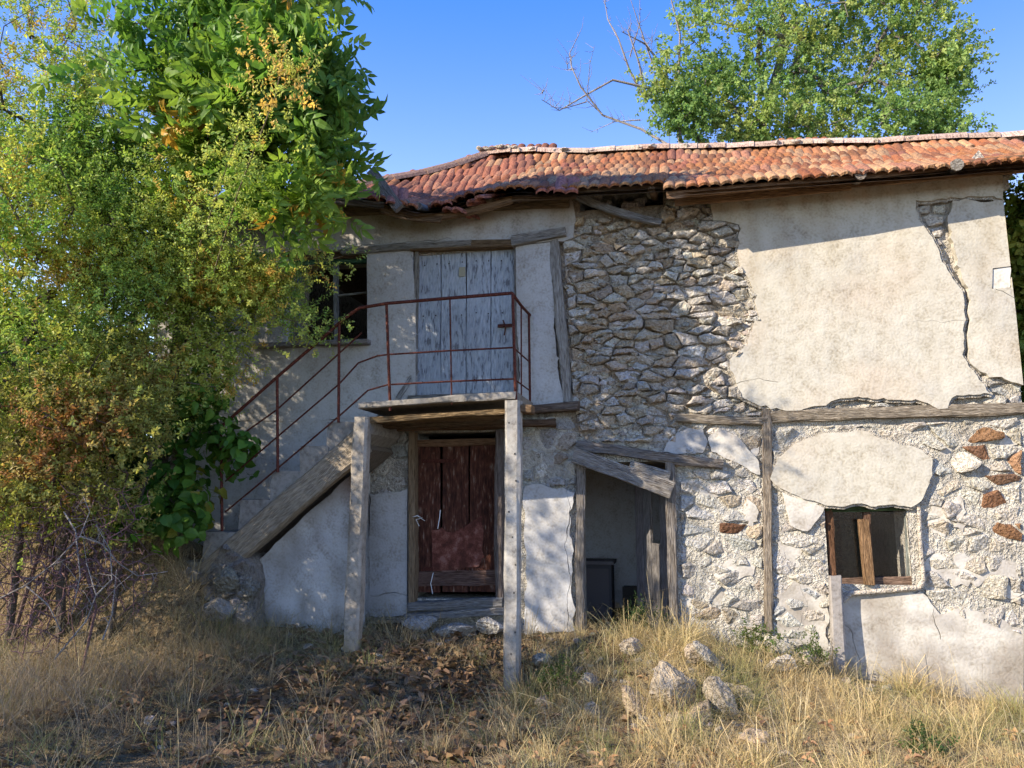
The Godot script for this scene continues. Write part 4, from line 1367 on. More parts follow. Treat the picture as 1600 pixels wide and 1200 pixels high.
func make_windows() -> void:
	var w := base("lower_window", Vector3.ZERO, house)
	w.set_meta("label", "small lower window with a slanting post before its panes")
	var frame := lin(0.3, 0.18, 0.1)
	var green := lin(0.1, 0.15, 0.07)
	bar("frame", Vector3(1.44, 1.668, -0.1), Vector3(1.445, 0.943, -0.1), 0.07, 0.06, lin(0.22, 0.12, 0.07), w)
	bar("frame", Vector3(2.192, 1.682, -0.1), Vector3(2.174, 0.971, -0.1), 0.07, 0.06, lin(0.36, 0.22, 0.12), w)  # stiles tinted by side: left darkened as jamb shade, right lightened as sun
	bar("frame", Vector3(1.416, 1.662, -0.1), Vector3(2.225, 1.682, -0.1), 0.055, 0.06, green, w)
	bar("frame", Vector3(1.411, 0.961, -0.1), Vector3(2.21, 1.001, -0.1), 0.085, 0.07, lin(0.33, 0.22, 0.16), w)
	bar("mullion", Vector3(1.793, 1.638, -0.12), Vector3(1.775, 0.996, -0.12), 0.07, 0.04, lin(0.2, 0.12, 0.08), w)
	bar("slanting_post", Vector3(1.738, 1.567, -0.02), Vector3(1.755, 0.959, -0.02), 0.105, 0.06, lin(0.36, 0.22, 0.12), w, "wood", 0.006)
	for q in [[Vector3(1.425, 1.006, -0.13), Vector3(1.784, 1.638, -0.13)], [Vector3(1.778, 1.013, -0.13), Vector3(2.197, 1.639, -0.13)]]:
		var mb := MB.new()
		mb.box(Vector3(q[0].x, q[0].y, -0.134), Vector3(q[1].x, q[1].y, -0.13))
		put("pane", mb, M.glass, w)
	bar("sash", Vector3(2.145, 1.603, -0.115), Vector3(2.126, 1.028, -0.115), 0.03, 0.03, lin(0.32, 0.35, 0.33), w)
	var edge := MB.new()
	edge.col = lin(0.62, 0.55, 0.46)
	tube(edge, [Vector3(2.232, 1.689, 0), Vector3(2.218, 1.345, 0), Vector3(2.222, 1.023, 0), Vector3(2.178, 0.947, 0), Vector3(1.977, 0.919, 0), Vector3(1.582, 0.88, 0), Vector3(1.509, 0.802, 0)], [0.02, 0.022, 0.026, 0.028, 0.026, 0.024, 0.02], 6)
	put("mortar_edge", edge, M.mortar, w)
	# upper window, glass gone
	w = base("upper_window", Vector3.ZERO, house)
	w.set_meta("label", "dark upper window with its glass gone")
	bar("frame", Vector3(-4.476, 4.613, -0.08), Vector3(-3.429, 4.573, -0.08), 0.085, 0.07, lin(0.24, 0.16, 0.1), w)
	bar("frame", Vector3(-4.484, 4.54, -0.1), Vector3(-3.435, 4.502, -0.1), 0.055, 0.06, lin(0.09, 0.2, 0.12), w)
	bar("frame", Vector3(-4.412, 4.615, -0.1), Vector3(-4.365, 3.593, -0.1), 0.05, 0.06, lin(0.3, 0.32, 0.33), w)
	bar("mullion", Vector3(-3.835, 4.513, -0.1), Vector3(-3.8, 3.569, -0.1), 0.05, 0.05, lin(0.3, 0.31, 0.3), w)
	bar("bar", Vector3(-3.796, 4.109, -0.1), Vector3(-3.447, 4.127, -0.1), 0.022, 0.03, lin(0.33, 0.33, 0.3), w)
	bar("bar", Vector3(-4.333, 4.565, -0.16), Vector3(-4.308, 3.626, -0.16), 0.03, 0.03, lin(0.26, 0.33, 0.38), w)
	bar("sill", Vector3(-4.697, 3.52, 0.03), Vector3(-3.328, 3.507, 0.03), 0.055, 0.16, lin(0.42, 0.38, 0.34), w, "boardmark", 0.006)


func eave(x: float) -> Vector3:
	if x < 0.06:
		var l := [Vector3(-3.696, 5.191, 0.34), Vector3(-3.08, 5.048, 0.34), Vector3(-2.668, 4.91, 0.34), Vector3(-2.34, 4.942, 0.34), Vector3(-2.053, 5.02, 0.34), Vector3(-1.628, 5.055, 0.34), Vector3(-1.076, 4.993, 0.34), Vector3(-0.082, 4.968, 0.34)]
		var t := [[-9.0, (l[0] as Vector3).y], [-5.9, (l[0] as Vector3).y - 0.02]]
		for q in l:
			t.append([q.x, q.y])
		t.append([0.4, (l[7] as Vector3).y])
		return Vector3(x, table(x, t), 0.34)
	var r := [Vector3(0.013, 4.825, 0.5), Vector3(1.202, 4.852, 0.5), Vector3(2.123, 4.87, 0.5), Vector3(3.16, 4.903, 0.5)]
	var t2 := [[-1.0, (r[0] as Vector3).y]]
	for q in r:
		t2.append([q.x, q.y])
	t2.append([6.0, (r[3] as Vector3).y + 0.1])
	return Vector3(x, table(x, t2), lerpf(0.55, 0.3, clampf(x / 3.3, 0.0, 1.0)))


const RIDGE_Z := -2.3
func ridge(x: float) -> Vector3:
	var t := [[-9.0, 6.68], [-2.475, 6.68], [-0.716, 6.539], [1.343, 6.411], [2.934, 6.307], [4.426, 6.235], [9.0, 6.235]]
	return Vector3(x, table(x, t), RIDGE_Z)


const HIP_A := -5.9
const HIP_B := -2.552


func roof_at(x: float, t: float) -> Vector3:
	var e := eave(x)
	var p := e.lerp(ridge(x), t)
	var wave := (1.0 - t) * t * 4.0
	p.y -= 0.09 * wave + NB.get_noise_2d(x * 45.0, t * 70.0) * 0.035 * wave
	if x < -1.2:   # the left part has sunk
		p.y -= 0.1 * wave * smoothstep(-1.2, -2.4, x)
	return p


func tile_mesh(sd: int, color: Color, chipped: bool) -> ArrayMesh:
	# one interlocking roof tile with two rolls; front edge at z = 0, tail towards -z
	var r := RandomNumberGenerator.new()
	r.seed = sd
	var mb := MB.new()
	var k := 14
	var w := 0.232
	var rows := [0.0, -0.06, -0.41]
	var up := []
	for j in 3:
		var line := []
		for i in k + 1:
			var f := float(i) / k
			var h := 0.03 * pow(absf(sin(TAU * f)), 0.7)
			var z: float = rows[j]
			if j == 0:
				z += 0.016 * absf(sin(TAU * f)) + r.randf_range(-0.004, 0.004)
				if chipped and f > 0.6:
					z -= 0.04 * (f - 0.6) * 2.5
				h -= 0.006
			line.append(Vector3((f - 0.5) * w, h + (0.0 if j < 2 else -0.004), z))
		up.append(line)
	for i in k:
		for j in 2:
			var q := 1.0 + r.randf_range(-0.1, 0.1)
			mb.col = Color(color.r * q, color.g * q, color.b * q)
			mb.quad(up[j][i], up[j][i + 1], up[j + 1][i + 1], up[j + 1][i])
		var dn := Vector3(0, -0.026, -0.004)
		mb.quad(up[0][i] + dn, up[0][i + 1] + dn, up[0][i + 1], up[0][i])
		mb.quad(up[2][i] + dn, up[2][i + 1] + dn, up[0][i + 1] + dn, up[0][i] + dn)
	mb.quad(up[0][0] + Vector3(0, -0.02, 0), up[0][0], up[2][0], up[2][0] + Vector3(0, -0.02, 0))
	mb.quad(up[0][k], up[0][k] + Vector3(0, -0.02, 0), up[2][k] + Vector3(0, -0.02, 0), up[2][k])
	return mb.mesh()


func make_roof() -> void:
	var mb := MB.new()
	# the boarding under the tiles
	mb.col = lin(0.22, 0.15, 0.1)
	var xs := []
	var x := -5.9
	while x < 4.3:
		xs.append(x)
		x += 0.119
	for i in xs.size() - 1:
		for j in 8:
			var a: float = xs[i]
			var b: float = xs[i + 1]
			var lim := clampf((a - HIP_A) / (HIP_B - HIP_A), 0.02, 1.0)
			var t0 := minf(j / 8.0, lim)
			var t1 := minf((j + 1) / 8.0, lim)
			if a < 0.06 and b > 0.06:
				continue
			var d := Vector3(0, -0.05, 0.0)
			mb.quad(roof_at(a, t0) + d, roof_at(b, t0) + d, roof_at(b, t1) + d, roof_at(a, t1) + d)
			var e := Vector3(0, -0.085, 0.0)
			mb.quad(roof_at(b, t0) + e, roof_at(a, t0) + e, roof_at(a, t1) + e, roof_at(b, t1) + e)
	# back slope and hipped end
	for i in xs.size() - 1:
		var a := ridge(maxf(xs[i], HIP_B)) + Vector3(0, -0.05, 0)
		var b := ridge(maxf(xs[i + 1], HIP_B)) + Vector3(0, -0.05, 0)
		mb.quad(b, a, Vector3(xs[i], 4.9, -5.3), Vector3(xs[i + 1], 4.9, -5.3))
	var apex := ridge(HIP_B) + Vector3(0, -0.06, 0)
	mb.tri(apex, Vector3(HIP_A, 4.9, -5.3), eave(HIP_A) + Vector3(0, -0.06, 0))
	var roof := put("roof", mb, M.boards_dark, house)

	var kinds := []
	for i in 12:
		var cc: Color = [lin(0.387, 0.168, 0.0754), lin(0.44, 0.208, 0.102), lin(0.326, 0.128, 0.059), lin(0.44, 0.248, 0.134), lin(0.255, 0.116, 0.0623), lin(0.493, 0.296, 0.164)][i % 6]
		kinds.append(tile_mesh(40 + i, jit(cc, 0.2), i % 4 == 3))
	var shade_kinds := []  # darker maroon tiles, mostly on the left: walnut shade put into the colour
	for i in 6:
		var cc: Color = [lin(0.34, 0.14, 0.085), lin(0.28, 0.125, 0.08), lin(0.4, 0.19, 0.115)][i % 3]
		shade_kinds.append(tile_mesh(80 + i, jit(cc, 0.12), i % 3 == 2))
	var laid := []
	x = -5.7
	var column := 0
	while x < 4.2:
		for row in 11:
			var e := eave(x)
			var ln := e.distance_to(ridge(x))
			var t := (row * 0.315 - 0.02) / ln
			var lim := clampf((x - HIP_A) / (HIP_B - HIP_A), 0.0, 1.0)
			if t > lim + 0.02:
				break
			if x > -3.2 and x < -2.4 and row == 0 and rng.randf() < 0.5:
				continue
			if rng.randf() < (0.09 if x < -1.4 else 0.02):
				continue   # slipped away
			laid.append([row, x, t])
		x += 0.222
		column += 1
	laid.sort_custom(func(a, b): return a[0] < b[0] if a[0] != b[0] else a[1] > b[1])
	var far_places := []
	for i in laid.size():
		var row: int = laid[i][0]
		var px: float = laid[i][1] + (0.055 if row % 2 == 1 else 0.0) + rng.randf_range(-0.008, 0.008)
		var t: float = laid[i][2]
		var p := roof_at(px, t)
		var along := (roof_at(px + 0.1, t) - roof_at(px - 0.1, t))
		if absf(px - 0.06) < 0.12:
			along = Vector3(1, -0.02, 0)
		along = along.normalized()
		var down := (roof_at(px, maxf(t - 0.05, 0.0)) - roof_at(px, t + 0.08)).normalized()
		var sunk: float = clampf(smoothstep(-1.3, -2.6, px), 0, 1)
		down = (down + Vector3(rng.randfn() * (0.02 + 0.05 * sunk), rng.randfn() * 0.015, 0)).normalized()
		var nn := down.cross(along).normalized()
		along = nn.cross(down)
		nn = (nn + down * (0.09 + rng.randfn() * 0.02)).normalized()
		var bs := Basis(along, nn, along.cross(nn)).orthonormalized()
		var tf := Transform3D(bs, p + nn * (0.012 + rng.randf_range(0, 0.01) + 0.012 * sunk * rng.randf()))
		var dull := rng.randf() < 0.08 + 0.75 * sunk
		var me: ArrayMesh = shade_kinds[rng.randi() % 6] if dull else kinds[rng.randi() % 12]
		if i >= 295:
			far_places.append([tf, me])
			continue
		var o := MeshInstance3D.new()
		o.name = numbered("tile", roof)
		o.mesh = me
		o.material_override = M.tile
		o.transform = tf
		roof.add_child(o, true)
	var by := {}
	for q in far_places:
		if not by.has(q[1]):
			by[q[1]] = []
		by[q[1]].append(q[0])
	var st := SurfaceTool.new()
	st.begin(Mesh.PRIMITIVE_TRIANGLES)
	for m in by:
		for tf in by[m]:
			st.append_from(m, 0, tf)
	var far := MeshInstance3D.new()
	far.name = "upper_tiles"
	far.mesh = st.commit()
	far.material_override = M.tile
	roof.add_child(far, true)
	far.set_meta("kind", "stuff")
	# ridge and hip caps bedded in pale mortar
	var cap := func(a: Vector3, b: Vector3, color: Color) -> void:
		var c := MB.new()
		var dir := (b - a).normalized()
		var side := dir.cross(Vector3.UP).normalized()
		var up := side.cross(dir)
		for j in 2:
			pass
		var ra := 0.16
		var rb := 0.14
		for i in 8:
			var f0 := PI * i / 8.0
			var f1 := PI * (i + 1) / 8.0
			c.col = jit(color, 0.07)
			var pa := a + side * cos(f0) * ra + up * sin(f0) * ra * 0.8
			var pb := a + side * cos(f1) * ra + up * sin(f1) * ra * 0.8
			var qa := b + side * cos(f0) * rb + up * sin(f0) * rb * 0.8
			var qb := b + side * cos(f1) * rb + up * sin(f1) * rb * 0.8
			c.quad(pa, qa, qb, pb)
			c.quad(pa * 0.85 + a * 0.15, pa, pb, pb * 0.85 + a * 0.15)
			c.quad(qa, qa * 0.85 + b * 0.15, qb * 0.85 + b * 0.15, qb)
		put("ridge_tile", c, M.tile, roof)
	x = HIP_B - 0.05
	var pale := lin(0.58, 0.43, 0.33)
	while x < 4.2:
		var a := ridge(x) + Vector3(0, 0.015 + rng.randf_range(-0.012, 0.012), 0)
		var b := ridge(x + 0.42) + Vector3(0, 0.008 + rng.randf_range(-0.012, 0.012), 0)
		cap.call(b, a, jit(pale, 0.2))
		x += 0.37
	for i in 9:
		var t0 := 1.0 - i * 0.11
		var xa := lerpf(HIP_A, HIP_B, t0)
		var xb := lerpf(HIP_A, HIP_B, t0 - 0.115)
		cap.call(roof_at(xb, t0 - 0.115) + Vector3(0, 0.0, 0), roof_at(xa, t0) + Vector3(0, 0.01, 0), jit(lin(0.3, 0.2, 0.16), 0.1))
	# lumps of bedding mortar along the ridge
	mb = MB.new()
	for i in 46:
		var rx := rng.randf_range(HIP_B - 0.2, 3.4)
		var lump := MB.new()
		mb.col = jit(lin(0.6, 0.53, 0.45), 0.12)
		var c0 := ridge(rx) + Vector3(0, 0.05 + (0.05 if rx < HIP_B + 0.5 else 0.0), 0.1 + rng.randf_range(-0.05, 0.06))
		lump.col = mb.col
		rock_mesh(lump, Vector3(rng.randf_range(0.06, 0.14), 0.06, 0.08), i + 5)
		for v in lump.v.size():
			mb.v.append(lump.v[v] + c0)
		mb.n.append_array(lump.n)
		mb.c.append_array(lump.c)
		mb.u.append_array(lump.u)
	put("ridge_mortar", mb, M.mortar, roof)

	# eaves: boards, rafters and the sagging, broken piece on the left
	var brown := lin(0.45, 0.28, 0.17)
	bar("eave_board", Vector3(-0.008, 4.774, 0.48), Vector3(1.578, 4.851, 0.36), 0.07, 0.03, brown, house, "wood", 0.006)
	bar("eave_board", Vector3(1.578, 4.858, 0.36), Vector3(3.537, 4.967, 0.24), 0.07, 0.03, lin(0.4, 0.25, 0.15), house, "wood", 0.006)
	bar("eave_board", Vector3(0.075, 4.838, 0.2), Vector3(1.787, 4.86, 0.2), 0.14, 0.03, lin(0.46, 0.28, 0.16), house, "wood", 0.008)
	bar("eave_board", Vector3(1.677, 4.887, 0.16), Vector3(3.355, 4.92, 0.14), 0.12, 0.03, lin(0.42, 0.26, 0.15), house, "wood", 0.008)
	bar("wall_plate", Vector3(0.012, 4.982, 0.03), Vector3(1.021, 4.972, 0.03), 0.1, 0.1, lin(0.28, 0.17, 0.1), house, "wood", 0.012)
	bar("wall_plate", Vector3(-3.675, 5.065, 0.03), Vector3(-1.051, 4.956, 0.03), 0.08, 0.1, lin(0.3, 0.22, 0.14), house, "wood", 0.014)
	bar("eave_board", Vector3(-0.956, 5.003, 0.22), Vector3(-0.019, 4.971, 0.22), 0.05, 0.1, lin(0.4, 0.3, 0.2), house, "wood", 0.008)
	bar("eave_board", Vector3(-3.869, 5.131, 0.3), Vector3(-3.094, 4.99, 0.3), 0.07, 0.04, lin(0.3, 0.26, 0.23), house, "wood", 0.008)
	bar("eave_board", Vector3(-3.132, 4.971, 0.28), Vector3(-2.429, 4.797, 0.28), 0.09, 0.04, lin(0.31, 0.2, 0.12), house, "wood", 0.01, Vector3(0, 0, 1), 1.0, Vector3(0, -0.03, 0))
	bar("eave_board", Vector3(-2.509, 4.825, 0.26), Vector3(-1.645, 4.959, 0.26), 0.07, 0.04, lin(0.36, 0.23, 0.13), house, "wood", 0.01, Vector3(0, 0, 1), 1.0, Vector3(0, -0.02, 0))
	bar("eave_board", Vector3(-1.72, 4.973, 0.24), Vector3(-0.954, 4.951, 0.24), 0.06, 0.04, lin(0.26, 0.19, 0.14), house, "wood", 0.01)
	for q in [[Vector3(1.007, 4.899, 0.4), 0.04, brown], [Vector3(1.828, 4.862, 0.42), 0.055, lin(0.46, 0.4, 0.34)], [Vector3(2.687, 4.887, 0.4), 0.058, lin(0.5, 0.46, 0.4)], [Vector3(-2.843, 4.988, 0.33), 0.05, lin(0.4, 0.37, 0.33)], [Vector3(-2.697, 4.958, 0.3), 0.045, lin(0.42, 0.39, 0.35)], [Vector3(-1.896, 4.972, 0.28), 0.04, lin(0.48, 0.38, 0.26)], [Vector3(-1.612, 4.982, 0.25), 0.035, lin(0.2, 0.15, 0.12)], [Vector3(-0.162, 4.929, 0.3), 0.04, lin(0.35, 0.25, 0.17)]]:
		var l := MB.new()
		l.col = q[2]
		var end: Vector3 = q[0]
		tube(l, [end + Vector3(0.04, 0.16, -0.7), end + Vector3(0.02, 0.07, -0.35), end], [q[1], float(q[1]) * 1.03, q[1]], 9)
		put("rafter", l, M.bark, house)
	for q in [[Vector3(-2.387, 4.929, 0.42), Vector3(0.35, -0.25, 0.1), 1.0], [Vector3(-2.036, 4.936, 0.4), Vector3(-0.5, -0.15, 0.12), 1.0], [Vector3(-2.291, 4.864, 0.38), Vector3(-0.3, -0.4, -0.2), 1.0], [Vector3(-1.234, 4.966, 0.42), Vector3(0.12, -0.1, 0.06), 1.05], [Vector3(-1.04, 4.94, 0.41), Vector3(0.05, 0.2, -0.14), 1.1], [Vector3(-2.906, 4.966, 0.4), Vector3(0.3, 0.3, -0.2), 1.0]]:
		var o := MeshInstance3D.new()
		o.name = numbered("slipped_tile", roof)
		o.mesh = tile_mesh(120 + rng.randi() % 40, jit(lin(0.4, 0.17, 0.13), 0.12), true)
		o.material_override = M.tile
		var tilt: Vector3 = q[1]
		o.transform = Transform3D(Basis.from_euler(Vector3(0.5 + tilt.y, tilt.x, tilt.z)).scaled(Vector3.ONE * q[2]), q[0])
		roof.add_child(o, true)
	bar("fallen_board", Vector3(-0.991, 5.04, 0.1), Vector3(-0.07, 4.657, 0.06), 0.085, 0.05, lin(0.43, 0.43, 0.43), house, "wood", 0.008, Vector3(0, 0, 1), 0.75, Vector3(0, -0.05, 0))


func make_stair() -> void:
	var s := base("stair", Vector3.ZERO, house)
	var conc := lin(0.27, 0.25, 0.22)
	# the landing slab and what is left of its boards
	bar("landing_slab", Vector3(-3.074, 2.685, 0.45) , Vector3(-1.486, 2.744, 0.45), 0.9, 0.065, conc, s, "concrete", 0.012, Vector3(0, 1, 0))
	bar("form_board", Vector3(-2.97, 2.54, 0.8), Vector3(-1.53, 2.595, 0.8), 0.05, 0.1, lin(0.36, 0.25, 0.13), s, "wood", 0.008)
	bar("form_board", Vector3(-3.078, 2.54, 0.62), Vector3(-1.569, 2.572, 0.62), 0.2, 0.03, lin(0.33, 0.22, 0.12), s, "wood", 0.008, Vector3(0, 1, 0))
	bar("form_board", Vector3(-3.133, 2.509, 0.4), Vector3(-1.615, 2.531, 0.4), 0.2, 0.03, lin(0.22, 0.15, 0.09), s, "wood", 0.008, Vector3(0, 1, 0))
	bar("form_board", Vector3(-1.484, 2.615, 0.78), Vector3(-1.327, 2.611, 0.78), 0.07, 0.2, lin(0.33, 0.22, 0.13), s, "wood", 0.008)
	# two cast posts
	var p1 := bar("post", Vector3(-1.499, 2.692, 0.86), Vector3(-1.518, -0.024, 0.86), 0.145, 0.145, lin(0.41, 0.39, 0.36), s, "concrete", 0.007)
	p1.set_meta("label", "pale concrete post to the right of the lower door")
	var p2 := bar("post", Vector3(-3.034, 2.567, 0.86), Vector3(-3.075, 0.315, 0.86), 0.15, 0.14, lin(0.36, 0.32, 0.27), s, "concrete", 0.009)
	p2.set_meta("label", "leaning concrete post at the head of the stair")
	for o in [p1, p2]:
		var arrays: Array = (o.mesh as ArrayMesh).surface_get_arrays(0)
		var vv: PackedVector3Array = arrays[Mesh.ARRAY_VERTEX]
		var cc: PackedColorArray = arrays[Mesh.ARRAY_COLOR]
		for i in vv.size():   # streaks, lichen and splashed soil
			var p := vv[i]
			var k := 0.95 + N.get_noise_3d(p.x * 260.0, p.y * 110.0, p.z * 260.0) * 0.5
			var soil := smoothstep(0.75, 0.15, p.y + NB.get_noise_2d(p.x * 200.0, p.y * 200.0) * 0.3) * 0.5
			cc[i] = Color(cc[i].r * k, cc[i].g * k, cc[i].b * k).lerp(lin(0.26, 0.2, 0.14), soil)
		arrays[Mesh.ARRAY_COLOR] = cc
		var again := ArrayMesh.new()
		again.add_surface_from_arrays(Mesh.PRIMITIVE_TRIANGLES, arrays)
		o.mesh = again
	var hole_dots := MB.new()  # dark dots on the face paint the shade inside small holes
	hole_dots.col = lin(0.05, 0.045, 0.04)
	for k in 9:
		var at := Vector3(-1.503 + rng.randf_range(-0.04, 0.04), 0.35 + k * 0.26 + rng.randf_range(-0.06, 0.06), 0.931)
		hole_dots.box(at - Vector3(0.007, 0.008, 0.006), at + Vector3(0.007, 0.008, 0.004))
	put("painted_holes", hole_dots, M.plain, s)
	# steps between the sloping slab and the wall
	var top := Vector3(-3.059, 2.33, 0.8)
	var low := Vector3(-4.736, 0.958, 0.8)
	var noses := [Vector3(-2.967, 2.578, 0.86), Vector3(-3.402, 2.523, 0.86), Vector3(-3.677, 2.284, 0.86), Vector3(-4.003, 2.036, 0.86), Vector3(-4.336, 1.755, 0.86), Vector3(-4.698, 1.427, 0.86), Vector3(-4.947, 1.13, 0.86)]
	for i in 6:
		var xa: float = noses[i].x
		var xb: float = noses[i + 1].x
		var yt: float = noses[i + 1].y
		var slope := (low.y - top.y) / (low.x - top.x)
		var ya := top.y + (xa - top.x) * slope
		var yb := top.y + (xb - top.x) * slope
		var mb := MB.new()
		mb.col = jit(conc, 0.07)
		var d := rng.randf_range(-0.02, 0.02)
		var a := Vector2(xb - 0.03, yb)
		var pts := torn([Vector2(xb - 0.02, yb), Vector2(xa, ya), Vector2(xa, yt), Vector2(xb - 0.02, yt + 0.01)], 0.05, 0.008, i * 3.0)
		var both := [pts, pts]
		var z0 := 0.03
		var z1 := 0.84 + d
		if area_of(pts) < 0:
			pts.reverse()
		var idx := Geometry2D.triangulate_polygon(pts)
		for t in range(0, idx.size(), 3):
			var q0 := pts[idx[t]]
			var q1 := pts[idx[t + 1]]
			var q2 := pts[idx[t + 2]]
			if (q1 - q0).cross(q2 - q0) < 0:
				var sw := q1
				q1 = q2
				q2 = sw
			mb.tri(Vector3(q0.x, q0.y, z1), Vector3(q1.x, q1.y, z1), Vector3(q2.x, q2.y, z1))
			mb.tri(Vector3(q0.x, q0.y, z0), Vector3(q2.x, q2.y, z0), Vector3(q1.x, q1.y, z0))
		for k in pts.size():
			var q0 := pts[k]
			var q1 := pts[(k + 1) % pts.size()]
			mb.quad(Vector3(q0.x, q0.y, z0), Vector3(q1.x, q1.y, z0), Vector3(q1.x, q1.y, z1), Vector3(q0.x, q0.y, z1))
		put("step", mb, M.concrete, s)
	var run := (low - top).normalized()
	var nrm := Vector3(-run.y, run.x, 0)
	if nrm.y < 0: nrm = -nrm
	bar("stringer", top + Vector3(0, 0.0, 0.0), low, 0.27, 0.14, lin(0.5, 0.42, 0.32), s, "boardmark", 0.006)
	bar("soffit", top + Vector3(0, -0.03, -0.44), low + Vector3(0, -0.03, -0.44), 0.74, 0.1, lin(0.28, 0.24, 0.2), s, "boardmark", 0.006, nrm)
	var under := MB.new()  # its tint darkens the upper right corner: painted shade of a recess
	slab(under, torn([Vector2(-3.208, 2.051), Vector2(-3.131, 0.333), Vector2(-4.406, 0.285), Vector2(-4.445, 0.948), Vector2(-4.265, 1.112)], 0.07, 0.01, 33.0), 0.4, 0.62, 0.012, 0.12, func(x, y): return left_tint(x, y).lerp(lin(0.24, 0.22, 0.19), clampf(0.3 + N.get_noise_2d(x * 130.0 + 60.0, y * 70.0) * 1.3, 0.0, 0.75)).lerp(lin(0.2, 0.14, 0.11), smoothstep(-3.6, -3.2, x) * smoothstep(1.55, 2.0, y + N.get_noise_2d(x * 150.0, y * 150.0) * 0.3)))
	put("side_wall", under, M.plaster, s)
	# the foot of the stair
	var back := MB.new()
	var fp := torn([Vector2(-4.898, 0.838), Vector2(-4.594, 1.126), Vector2(-4.45, 1.317), Vector2(-4.183, 1.102), Vector2(-4.107, 0.492), Vector2(-4.941, 0.434)], 0.06, 0.02, 31.0)
	slab(back, fp, -0.5, -0.03, 0.02, 0.1, func(_x, _y): return lin(0.3, 0.27, 0.23))
	put("stair_foot", back, M.mortar, s).position.z = 0.9
	for cell in masonry_cells(fp, 0.24, 0.13, 0.012, 0.15):
		var one := MB.new()
		one.col = jit(lin(0.27, 0.25, 0.225), 0.2)
		stone_mesh(one, cell, -0.1, rng.randf_range(-0.02, 0.035), 0.009)
		put("foot_stone", one, M.stone, s).position.z = 0.9

	for q in [[Vector3(-4.794, 0.971, 0.95), Vector3(0.3, 0.22, 0.22)], [Vector3(-4.459, 0.705, 0.98), Vector3(0.34, 0.2, 0.24)], [Vector3(-4.21, 0.61, 0.9), Vector3(0.3, 0.22, 0.24)], [Vector3(-4.19, 0.849, 0.84), Vector3(0.22, 0.26, 0.24)], [Vector3(-4.894, 0.757, 1), Vector3(0.34, 0.24, 0.3)], [Vector3(-4.41, 0.977, 0.93), Vector3(0.3, 0.2, 0.2)], [Vector3(-4.326, 1.114, 0.85), Vector3(0.22, 0.16, 0.2)]]:
		var lump := MB.new()
		lump.col = jit(lin(0.27, 0.25, 0.22), 0.2)
		rock_mesh(lump, q[1], rng.randi() % 5000)
		var o := put("foot_stone", lump, M.boulder, s)
		o.position = q[0]

	# railing of rusty tube
	var r := base("railing", Vector3.ZERO, house)
	r.set_meta("label", "rusty red tube railing of stair and landing")
	var rod := func(called: String, pts: Array, rad: float) -> void:
		var m := MB.new()
		m.col = jit(Color(0.62, 0.56, 0.56), 0.12)
		var radii := []
		for q in pts:
			radii.append(rad)
		tube(m, pts, radii, 7)
		put(called, m, M.rust, r)
	var c := Vector3(-1.518, 3.752, 0.86)
	var wall_end := Vector3(c.x + 0.02, c.y - 0.02, 0.02)
	rod.call("handrail", [Vector3(-4.669, 2.443, 0.86), Vector3(-3.994, 2.998, 0.86), Vector3(-3.492, 3.399, 0.86), Vector3(-3.254, 3.595, 0.86), Vector3(-3.103, 3.688, 0.86), Vector3(-2.801, 3.719, 0.86), Vector3(-2.168, 3.737, 0.86), c], 0.017)
	rod.call("handrail", [c, c.lerp(wall_end, 0.5) + Vector3(0, -0.015, 0), wall_end], 0.016)
	rod.call("rail", [Vector3(-4.513, 1.943, 0.86), Vector3(-3.95, 2.391, 0.86), Vector3(-3.299, 2.91, 0.86), Vector3(-3.099, 3.119, 0.86), Vector3(-2.896, 3.183, 0.86), Vector3(-2.787, 3.192, 0.86), Vector3(-2.161, 3.205, 0.86), Vector3(-1.505, 3.21, 0.86)], 0.009)
	rod.call("rail", [Vector3(-4.494, 1.633, 0.86), Vector3(-3.961, 2.049, 0.86), Vector3(-3.287, 2.585, 0.86), Vector3(-2.988, 2.836, 0.86), Vector3(-2.779, 2.887, 0.86), Vector3(-2.157, 2.899, 0.86), Vector3(-1.499, 2.903, 0.86)], 0.009)
	rod.call("rail", [Vector3(-4.62, 2.244, 0.86), Vector3(-3.971, 2.667, 0.86), Vector3(-3.31, 3.226, 0.86), Vector3(-3.074, 3.427, 0.86)], 0.009)
	rod.call("rail", [Vector3(-1.505, 3.21, 0.86), Vector3(c.x + 0.02, (Vector3(-1.505, 3.21, 0.86)).y, 0.02)], 0.008)
	rod.call("rail", [Vector3(-1.499, 2.903, 0.86), Vector3(c.x + 0.02, (Vector3(-1.499, 2.903, 0.86)).y, 0.02)], 0.008)
	for q in [[Vector3(-4.599, 2.495, 0.86), Vector3(-4.518, 1.441, 0.86)], [Vector3(-3.987, 2.998, 0.86), Vector3(-3.932, 2.029, 0.86)], [Vector3(-3.322, 3.545, 0.86), Vector3(-3.292, 2.521, 0.86)], [Vector3(-2.814, 3.706, 0.86), Vector3(-2.746, 2.624, 0.86)], [Vector3(-1.511, 3.752, 0.86), Vector3(-1.48, 2.68, 0.86)]]:
		rod.call("rail_post", q, 0.015)
	rod.call("rail_post", [wall_end + Vector3(0, 0.01, 0.06), Vector3(wall_end.x + 0.01, 2.7, 0.08)], 0.013)
	rod.call("baluster", [Vector3(-2.148, 3.729, 0.86), Vector3(-2.116, 2.671, 0.86)], 0.008)
	rod.call("baluster", [Vector3(c.x + 0.01, c.y - 0.02, 0.45), Vector3(c.x + 0.01, 2.7, 0.45)], 0.008)


